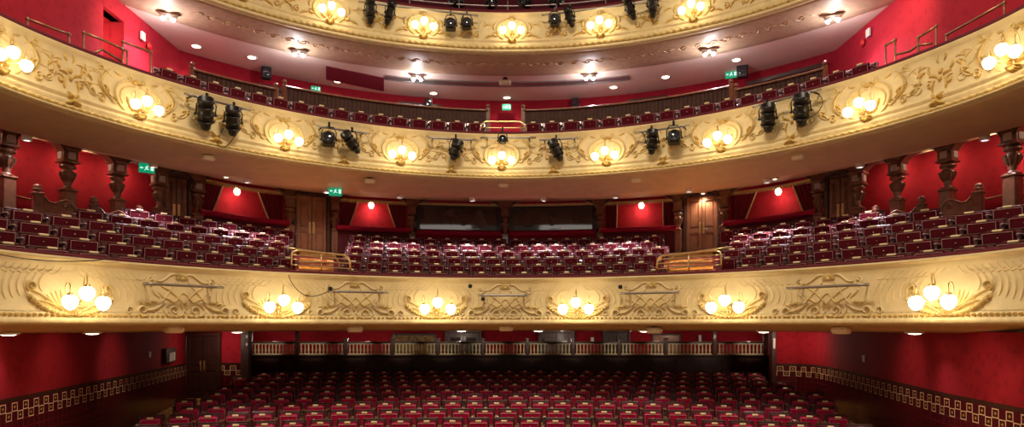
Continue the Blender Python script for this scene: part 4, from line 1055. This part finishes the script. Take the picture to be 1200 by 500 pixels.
def lantern(label, c, aim, L, r, group, boxy=False, yoke_up=True):
    """stage lantern; c its centre, aim the direction its lens faces"""
    t = thing('stage_lantern', label, 'stage light', c, 0, group)
    rot = Vector(aim).normalized().to_track_quat('Z', 'Y').to_matrix().to_4x4()
    mb = MB()
    if boxy:
        mb.box((0, 0, -.02), (r*2, r*2, L*.7), rot, .03); mb.lathe([(r*.9, L*.33), (r*.9, L*.46), (r*.75, L*.46), (r*.7, L*.34)], 16, rot)
    else:
        mb.lathe([(r*.3, -L*.55), (r*.55, -L*.5), (r*.72, -L*.3), (r*.78, -L*.18), (r*.92, -L*.16), (r*.95, L*.05), (r*.86, L*.08), (r*.88, L*.35), (r, L*.36), (r, L*.5), (r*.88, L*.5), (r*.84, L*.3)], 20, rot)
        for q in (-.26, -.05, .2): mb.lathe([(r*1.02, L*q), (r*1.04, L*q+.02), (r*.8, L*q+.03)], 20, rot)
    body = mb.build('body', M['black'], t)
    mb = MB(); mb.lathe([(r*.83, L*.31), (r*.5, L*.36), (r*.02, L*.38)], 18, rot); mb.build('lens', M['lens'], body)
    side = rot @ Vector((1, 0, 0)); upv = Vector((0, 0, 1)); 
    hz = Vector((side.x, side.y, side.z*.3)).normalized(); top = Vector((0, .06, r*1.7+.05))
    mb = MB(); mb.tube([hz*r*1.12-Vector((0, 0, .02)), hz*r*1.15+top*.55, hz*r*.7+top, -hz*r*.7+top, -hz*r*1.15+top*.55, -hz*r*1.12-Vector((0, 0, .02))], .014, 6)
    yo = mb.build('yoke', M['black'], t)
    for s_ in (-1, 1):
        mb = MB(); mb.sphere(hz*s_*r*1.2-Vector((0, 0, .02)), .028, 8, 5); mb.build('knob', M['black'], yo)
    mb = MB(); mb.box(tuple(top+Vector((0, 0, .06))), (.05, .06, .12), None, .01); mb.build('hook_clamp', M['black'], t)
    return t
def lan(tier, px, py, d, lab, L, r, roll=0, up=.55, boxy=False, grp='lanterns on the middle balcony front'):
    th = tier.th(px, d); c = tier.p(th, d, 0); c.z = (380-py)*c.y/800
    toward = Vector((-c.x, -c.y, 0)).normalized(); sidev = Vector((-toward.y, toward.x, 0))
    aim = toward*.62+Vector((0, 0, 1))*up+sidev*roll
    return lantern(lab, c, aim, L, r, grp, boxy)
lan(TUp, 241, 133, -.36, 'black stage lantern, left one of the far left pair on the middle front', .66, .165, 0, .8)
lan(TUp, 273, 142, -.36, 'black stage lantern, right one of the far left pair on the middle front', .60, .155, .0, .8)
lan(TUp, 385, 163, -.36, 'squat black lantern, left one of the second pair from left, middle front', .36, .15, 0, .1, True)
lan(TUp, 412, 167, -.36, 'tilted black lantern, right one of the second pair from left, middle front', .60, .13, -.5, .55)
lan(TUp, 534, 176, -.36, 'tilted black lantern left of the central lamp on the middle front', .50, .15, .25, .65)
lan(TUp, 589, 164, -.36, 'small black lantern directly above the central lamp, middle front', .24, .10, 0, .05)
lan(TUp, 652, 176, -.36, 'tilted black lantern right of the central lamp on the middle front', .56, .14, -.4, .7)
lan(TUp, 764, 166, -.36, 'black lantern, left one of the second pair from right, middle front', .58, .14, .05, .85)
lan(TUp, 790, 161, -.36, 'squat black lantern, right one of the second pair from right, middle front', .36, .15, 0, .1, True)
lan(TUp, 900, 138, -.36, 'black stage lantern, left one of the far right pair on the middle front', .60, .155, 0, .8)
lan(TUp, 939, 129, -.36, 'black stage lantern, right one of the far right pair on the middle front', .66, .165, .0, .8)
GG = 'lanterns on the topmost balcony front'
lan(TG, 434, 12, -.36, 'black lantern, left one of the far left pair on the topmost front', .62, .13, 0, .95, grp=GG)
lan(TG, 457, 15, -.36, 'black lantern, right one of the far left pair on the topmost front', .58, .12, .3, .85, grp=GG)
lan(TG, 528, 29, -.36, 'boxy black lantern, left one of the pair left of the top centre lamp', .34, .14, 0, .05, True, grp=GG)
lan(TG, 547, 28, -.36, 'boxy black lantern, right one of the pair left of the top centre lamp', .32, .13, 0, .05, True, grp=GG)
lan(TG, 650, 24, -.36, 'boxy black lantern right of the top centre lamp, left one of pair', .32, .13, 0, .05, True, grp=GG)
lan(TG, 668, 20, -.36, 'tilted black lantern right of the top centre lamp, right one of pair', .50, .12, -.3, .8, grp=GG)
lan(TG, 738, 9, -.36, 'black lantern, left one of the far right pair on the topmost front', .60, .12, -.4, .8, grp=GG)
lan(TG, 765, 6, -.36, 'black lantern, right one of the far right pair on the topmost front', .58, .12, 0, .95, grp=GG)
# follow-spot gear standing behind the topmost rail
for px, py, roll in ((536, 3, -.5), (576, 4, .1), (616, 3, -.3), (650, 2, .5)):
    lan(TG, px, py, .35, f'dark lantern lying behind the topmost rail, {["first", "second", "third", "fourth"][(536, 576, 616, 650).index(px)]} from left, cut by the top edge', .55, .14, roll, -.15, grp='lanterns behind the topmost rail')
mb = MB(); t = thing('rail_barrier', 'dark tubular rail running above the topmost balcony edge', 'rail', TG.p(0, .25, 8.8))
mb.tube([TG.p(-24+q*2, .2, 8.95) for q in range(25)], .022, 6); P_(mb.build('tube', M['iron']), t)
for q in range(0, 25, 4): mb = MB(); mb.tube([TG.p(-24+q*2, .2, 8.6), TG.p(-24+q*2, .2, 9.1)], .016, 6); P_(mb.build('post', M['iron']), t)
# beige boxes hung below the soffits
def soffit_box(label, tier, px, py, d, k, grp):
    th = tier.th(px, d); c = tier.p(th, d, 0); c.z = (380-py)*c.y/800
    t = thing('soffit_projector', label, 'projector', c, -R(th)*.8, grp)
    mb = MB(); mb.box((0, 0, 0), (.44*k, .24*k, .17*k), None, .05*k); mb.build('housing', M['beige'], t)
    mb = MB(); mb.box((0, 0, .14*k), (.16*k, .05, .13*k), None, .01); mb.tube([(-.12*k, 0, .12*k), (.12*k, 0, .12*k)], .02*k, 6); mb.build('bracket', M['black'], t)
    mb = MB(); mb.sphere((.15*k, -.125*k, .03*k), .035*k, 10, 6); mb.build('lens', M['white'], t)
for px, py, nm in ((204, 386, 'leftmost'), (416, 385.5, 'second from left'), (593, 384.5, 'central'), (767, 387, 'second from right'), (986, 387, 'rightmost')):
    soffit_box(f'beige projector box under the lowest balcony, {nm}', TD, px, py, .18, .80, 'beige boxes under the lowest balcony')
for px, py, nm in ((244, 185, 'leftmost'), (433, 212, 'second from left'), (590, 217, 'central'), (746, 211, 'second from right'), (935, 184, 'rightmost')):
    soffit_box(f'beige projector box under the middle balcony, {nm}', TUp, px, py, .30, .62, 'beige boxes under the middle balcony')
soffit_box('beige projector box under the topmost balcony at the centre', TG, 592, 97, 1.2, .8, None)
# recessed soffit lights of the circle
for px, py, d, nm in ((265, 199, 1.7, 'over the far left box'), (383, 225, 2.2, 'over the left double door'), (824, 226, 2.2, 'over the right double door'), (908, 203, 1.7, 'over the far right box')):
    for _ in range(60):
        th = TUp.th(px, d); c = TUp.p(th, d, ceil_h(th, d)-.025)
        if 380-800*c.z/c.y > py: break
        d += .03
    t = thing('circle_downlight', f'small bright downlight {nm}', 'downlight', c, 0, 'downlights under the middle balcony')
    mb = MB(); mb.lathe([(.10, .02), (.11, -.01), (.08, -.02)], 16); mb.build('trim_ring', M['beige'], t)
    mb = MB(); mb.lathe([(.075, -.015), (.01, -.025)], 16); mb.build('lens', M['downlight'], t)
    light('SPOT', 'circle_downlight_beam', c-Vector((0, 0, .06)), 80 if d > 2 else 15, (1, .82, .62), .06, c-Vector((0, 0, 3)), 130, .8)
# cool lamps in the circle ceiling that light the rear rows
for th in (-70, -55, -42, -30, -18, -6, 6, 18, 30, 42, 55, 70):
    dd = TAr.r(th)-TUp.r(th)-2.3 + (TAr.cy-TUp.cy)*cos(R(th)); dd = max(1.6, dd); c = TUp.p(th, dd, ceil_h(th, dd)-.10)
    nm = ORD[int((-70, -55, -42, -30, -18, -6, 6, 18, 30, 42, 55, 70).index(th))]
    t = thing('rear_row_lamp', f'small cool lamp in the circle ceiling above the rear seats, {nm} from left', 'ceiling light', c, 0, 'cool lamps over the rear circle rows')
    mb = MB(); mb.lathe([(.09, .1), (.09, .0), (.07, -.01), (.07, .03)], 14); mb.build('can', M['white'], t)
    mb = MB(); mb.lathe([(.065, .02), (.01, .015)], 14); mb.build('lens', M['coollight'], t)
    light('SPOT', 'rear_row_beam', c-Vector((0, 0, .03)), 520 if abs(th) < 50 else (240 if abs(th) < 60 else 60), (1, .86, .95), .05, c-Vector((0, 0, 3)), 95, .7)
for px, nm in ((10, 'cut by the left edge'), (108, 'above the left red wall'), (278, 'left of the balustrade'), (541, 'left of the central box'), (631, 'right of the central box'), (755, 'third from right'), (895, 'above the right balustrade end'), (1072, 'second from right'), (1187, 'rightmost')):
    th = TD.th(px, .62); c = TD.p(th, .62, -.142)
    t = thing('soffit_downlight', f'pale round downlight under the lowest balcony, {nm}', 'downlight', c, 0, 'downlights under the lowest balcony')
    mb = MB(); mb.lathe([(.155, .02), (.16, -.01), (.13, -.025)], 20); mb.build('trim_ring', M['white'], t)
    mb = MB(); mb.lathe([(.125, -.02), (.08, -.035), (.01, -.04)], 20); mb.build('lens', M['coollight'] if False else M['downlight'], t)
    light('SPOT', 'soffit_beam', c-Vector((0, 0, .06)), 36, (1, .84, .8), .1, c-Vector((0, 0, 3)), 110, .8)

# ================================================================ REAR OF THE STALLS
YP = 24.6   # plane of the partition behind the last row
wp = thing('rear_partition', 'dark panelled wooden partition behind the last stalls row', 'partition', (X0, YP, -2.3))
mb = MB(); mb.box((X0, YP+.05, -1.72), (18.9, .08, 1.2)); mb.box((X0, YP, -1.12), (18.9, .2, .06), None, .015); mb.box((X0, YP, -2.2), (18.9, .14, .2))
P_(mb.build('boarding', M['darkwood']), wp)
for k in range(22):
    mb = MB(); x = X0-9.3+.845*(k+.5); mb.box((x, YP, -1.66), (.66, .05, .78), None, .015); P_(mb.build('panel', M['darkwood']), wp)
bays = [(297, 346), (351, 403), (408, 458), (462, 511), (515, 564), (568, 616), (620, 669), (674, 723), (728, 778), (782, 834), (841, 894)]
posts = [292, 348.5, 405.5, 460, 513, 566, 618, 671.5, 725.5, 780, 837.5, 898]
bx_ = lambda px: (px-600)/800*YP
for i, px in enumerate(posts):
    px += 1.5 if i == 0 else (-1.5 if i == 11 else 0)
    t = thing('newel_post', f'dark wooden post of the rear balustrade, {ORD[i]} from left', 'post', (bx_(px), YP, -1.09), 0, 'dark posts of the rear balustrade')
    mb = MB(); H_ = .56 if i not in (0, 11, 1, 10) else .82; mb.box((0, 0, H_/2), (.13, .13, H_), None, .015); mb.build('shaft', M['darkwood'], t)
    mb = MB(); mb.box((0, 0, H_+.02), (.17, .17, .04), None, .01); mb.build('cap', M['darkwood'], t)
bal_proto = None
for i, (p0, p1) in enumerate(bays):
    x0, x1 = bx_(p0), bx_(p1); xm = (x0+x1)/2; W_ = x1-x0
    t = thing('balustrade', f'cream turned balustrade panel, {ORD[i]} from the left of eleven', 'balustrade', (xm, YP, -1.09), 0, 'cream balustrade panels behind the stalls')
    mb = MB(); mb.box((0, 0, .445), (W_+.06, .16, .07), None, .015); mb.build('top_rail', M['darkwood'], t)
    mb = MB(); mb.box((0, 0, .02), (W_+.02, .10, .04), None, .01); mb.box((0, 0, .395), (W_, .09, .035), None, .01); mb.build('cream_rail', M['cream2'], t)
    n = 12
    for k in range(n):
        mb = None
        if bal_proto is None:
            mb = MB(); mb.box((0, 0, .055), (.06, .06, .03)); mb.lathe([(.026, .07), (.018, .09), (.030, .12), (.036, .16), (.026, .22), (.018, .30), (.024, .32), (.020, .35), (.03, .37)], 10)
            bal_proto = mb.build('baluster', M['cream2']); b_ = bal_proto
        else: b_ = bal_proto.copy(); COL.objects.link(b_)
        b_.parent = t; b_.location = (-W_/2+W_*(k+.5)/n, 0, 0)
# foot of the left end of the partition: dark pier with two small white notices
t = thing('partition_pier', 'tall dark wooden pier at the left end of the rear balustrade', 'pier', (-8.52, 21.85, -2.35))
mb = MB(); mb.box((0, 0, 1.1), (.28, .16, 2.2), None, .02); mb.build('shaft', M['darkwood'], t)
for z in (1.72, 1.97): mb = MB(); mb.box((.07, -.09, z), (.06, .01, .09)); mb.build('notice', M['white'], t)
t = thing('partition_pier', 'tall dark wooden pier at the right end of the rear balustrade', 'pier', (8.30, 21.7, -2.35))
mb = MB(); mb.box((0, 0, 1.1), (.16, .16, 2.2), None, .02); mb.build('shaft', M['darkwood'], t)
mb = MB(); mb.box((.0, -.09, 1.75), (.06, .02, .32)); mb.build('notice', M['white'], t)
# door in the back left corner
double_door('stalls_door', 'dark wooden double door in the back left corner of the stalls', (-9.93, 21.93, floor_h(21.9)), 0, .98, 2.0, M['darkwood'], None, 1.05)
mb = MB(); mb.box((-10.6, 22.12, -1.3), (.9, .2, 2.4)); mb.box((-9.93, 22.1, -.2), (1.3, .2, .24)); mb.box((-9.93, 22.25, -1.3), (1.3, .06, 2.2)); struct('wall_back_corner', mb, M['redwall'])
# things on the back wall
YB = 27.15; wx = lambda px: (px-600)/800*YB
double_door('rear_door', 'glazed wooden double door at the back, left of centre', (wx(543), YB-.08, -2.3), 0, 1.25, 1.98, M['darkwood'], M['blackglass'], 1.05, 'double doors on the stalls back wall')
double_door('rear_door', 'wooden double door at the back, right of centre', (wx(652), YB-.08, -2.3), 0, 1.25, 1.98, M['darkwood'], None, 1.05, 'double doors on the stalls back wall')
double_door('rear_door', 'wooden double door at the back, beside the narrow red strip', (wx(722), YB-.08, -2.3), 0, .9, 1.98, M['darkwood'], None, 1.05, 'double doors on the stalls back wall')
for p0, p1, nm, m_ in ((459, 512, 'broad gilt patterned panel left of the glazed rear door', M['gildpanel']), (764, 798, 'wooden panel on the back wall right of the doors', M['doorwood'])):
    t = thing('wall_panel', nm, 'wall panel', ((wx(p0)+wx(p1))/2, YB, -.95)); W_ = wx(p1)-wx(p0)
    mb = MB(); mb.box((0, 0, 0), (W_, .06, 1.2), None, .02); mb.build('frame', M['darkwood'], t); mb = MB(); mb.box((0, -.035, 0), (W_-.16, .03, 1.04), None, .01); mb.build('panel', m_, t)
for px, w_, h_, nm in ((694, .12, .22, 'small white notice between the rear doors'), (708, .12, .3, 'white notice on a dark post, rear of stalls'), (820, .10, .4, 'narrow white poster on the red rear wall at right')):
    t = thing('wall_notice', nm, 'notice', (wx(px), YB-.03, -.62)); mb = MB(); mb.box((0, 0, 0), (w_, .02, h_)); mb.build('sheet', M['white'], t); mb = MB(); mb.box((0, .008, 0), (w_+.04, .015, h_+.04)); mb.build('backing', M['darkwood'], t)
# leaflet rack and switches on the side walls
def wall_at(pl, px):
    for (x0, y0), (x1, y1) in zip(pl, pl[1:]):
        for k in range(60):
            x = x0+(x1-x0)*k/60; y = y0+(y1-y0)*k/60
            if abs(600+800*x/y-px) < 1.2: return x, y, atan2(y1-y0, x1-x0)
x, y, a = wall_at(LW, 197)
t = thing('leaflet_rack', 'dark wall rack of white leaflets beside the back left door', 'leaflet rack', (x+.06, y, (380-416)*y/800), a)
mb = MB(); mb.box((0, 0, 0), (1.0, .1, .42), None, .01); mb.build('frame', M['darkwood'], t)
for k in range(3): mb = MB(); mb.box((-.2+.2*k, -.06, -.05+.01*k), (.15, .03, .24)); mb.build('leaflet', M['white'], t)
for pl, px, py, nm in ((LW, 175, 415, 'left'), (RW, 1013, 420, 'right')):
    x, y, a = wall_at(pl, px); s_ = 1 if nm == 'left' else -1
    t = thing('wall_switch', f'small white switch plate on the {nm} red stalls wall', 'switch', (x+.015*s_, y, (380-py)*y/800), a)
    mb = MB(); mb.box((0, 0, 0), (.16, .03, .16), None, .01); mb.build('plate', M['white'], t); mb = MB(); mb.box((0, -.015*s_, 0), (.05, .02, .08)); mb.build('rocker', M['beige'], t)
# skirting of the box-front lights: washes on the stalls side walls (lamps in the soffit above them)
for px, pl, s_, pw in ((60, LW, 1, 70), (130, LW, 1, 90), (1068, RW, -1, 90), (1160, RW, -1, 70)):
    x, y, a = wall_at(pl, px)
    light('SPOT', 'wall_washer', (x+s_*1.5, y, -.22), pw*.42, (1, .80, .62), .15, (x, y+.05, -.95), 75, 1)
for x in (-9, -5.5, -2, 2, 5.5, 9): light('POINT', 'rear_stalls_lamp', (x, 26.0, -.55), 9, (1, .8, .65), .1)
light('POINT', 'rear_corner_lamp', (-9.2, 20.9, -.5), 13, (1, .78, .62), .1)
light('POINT', 'rear_corner_lamp', (8.4, 20.6, -.5), 22, (1, .78, .62), .1)
# warm wall washers of the upper circle side walls
for c, tg in (((-7.4, 12.4, 10.8), (SL, 12.7, 7.4)), ((7.2, 12.6, 10.8), (SR, 13.0, 7.8)), ((7.2, 14.6, 7.2), (SR, 15, 6.6)), ((-7.4, 15.0, 7.2), (SL, 15.6, 6.4))):
    light('SPOT', 'wall_washer', c, 120, (1, .74, .5), .08, tg, 85, .9)
for i, kd in enumerate(KIND):
    if kd != 'open': continue
    th = (CT[i]+CT[i+1])/2
    light('POINT', 'arcade_fill', TAr.p(th, .62, 3.80), 6, (1, .78, .52), .07)  # unseen points added to brighten wall and ceiling in the open bays
for th in (-66, 66):
    light('SPOT', 'arch_fill', TAr.p(th, .35, 3.75), 60, (1, .78, .55), .06, TAr.p(th+(-3 if th < 0 else 3), 1.5, 2.7), 110, .9)  # added fill on the wall behind the side arches

# unseen spots added to brighten the cream balustrade
for k in range(12):
    x = -8.8+1.58*k
    light('SPOT', 'balustrade_fill', (x, 22.9, -.28), 34, (1, .9, .75), .05, (x, 24.6, -.66), 46, .8)
# unseen point added to brighten the doorway recess in the upper left wall
light('POINT', 'recess_fill', (SL-.5, 15.25, 6.6), 14, (1, .75, .5), .08)
# dark house behind the topmost rail
struct('wall_back_gallery', sweep(TG, [(2.6, 7.6), (2.6, 13.5), (2.8, 13.5), (2.8, 7.6)], -70, 70, 60), M['velvet'])

# cables draped on the fronts and small clamps on the bars
def cable(label, tier, d, pts):
    W = []
    for px, py in pts:
        th = tier.th(px, d); c = tier.p(th, d, 0); c.z = (380-py)*c.y/800; W.append(c)
    P = []
    for i in range(len(W)-1):
        p0, p1, p2, p3 = W[max(0, i-1)], W[i], W[i+1], W[min(len(W)-1, i+2)]
        for q in range(5):
            u = q/5; P.append(.5*((2*p1)+(p2-p0)*u+(2*p0-5*p1+4*p2-p3)*u*u+(3*p1-p0-3*p2+p3)*u**3))
    mb = MB(); mb.tube(P+[W[-1]], .009, 5); tag(mb.build('cable', M['black']), label, 'cable')
cable('thin dark cable drooping over the lowest front near the left aisle', TD, -.15, [(338, 322), (343, 333), (354, 344), (368, 347), (386, 341)])
cable('thin dark cable hanging under the far left lantern pair', TUp, -.20, [(262, 150), (255, 166), (264, 172), (283, 150)])
cable('thin dark cable hanging under the far right lantern pair', TUp, -.20, [(944, 140), (958, 132), (964, 118), (957, 108)])
cable('long thin cable looping along the top of the lowest front, far left', TD, -.12, [(0, 298), (30, 303), (70, 306), (110, 305), (140, 301)])
for px, py, nm in ((551, 335, 'above the left end of the central steel bar'), (566, 350, 'below the left end of the central steel bar'), (387, 338, 'at the left end of the second steel bar'), (727, 336, 'at the left end of the fourth steel bar')):
    th = TD.th(px, -.3); c = TD.p(th, -.3, 0); c.z = (380-py)*c.y/800
    t = thing('bar_clamp', f'small black clamp {nm}', 'clamp', c, -R(th))
    mb = MB(); mb.box((0, 0, 0), (.09, .08, .09), None, .02); mb.build('jaw', M['black'], t)
    mb = MB(); mb.tube([(0, .04, 0), (0, .18, -.03)], .014, 6); mb.build('stem', M['black'], t)
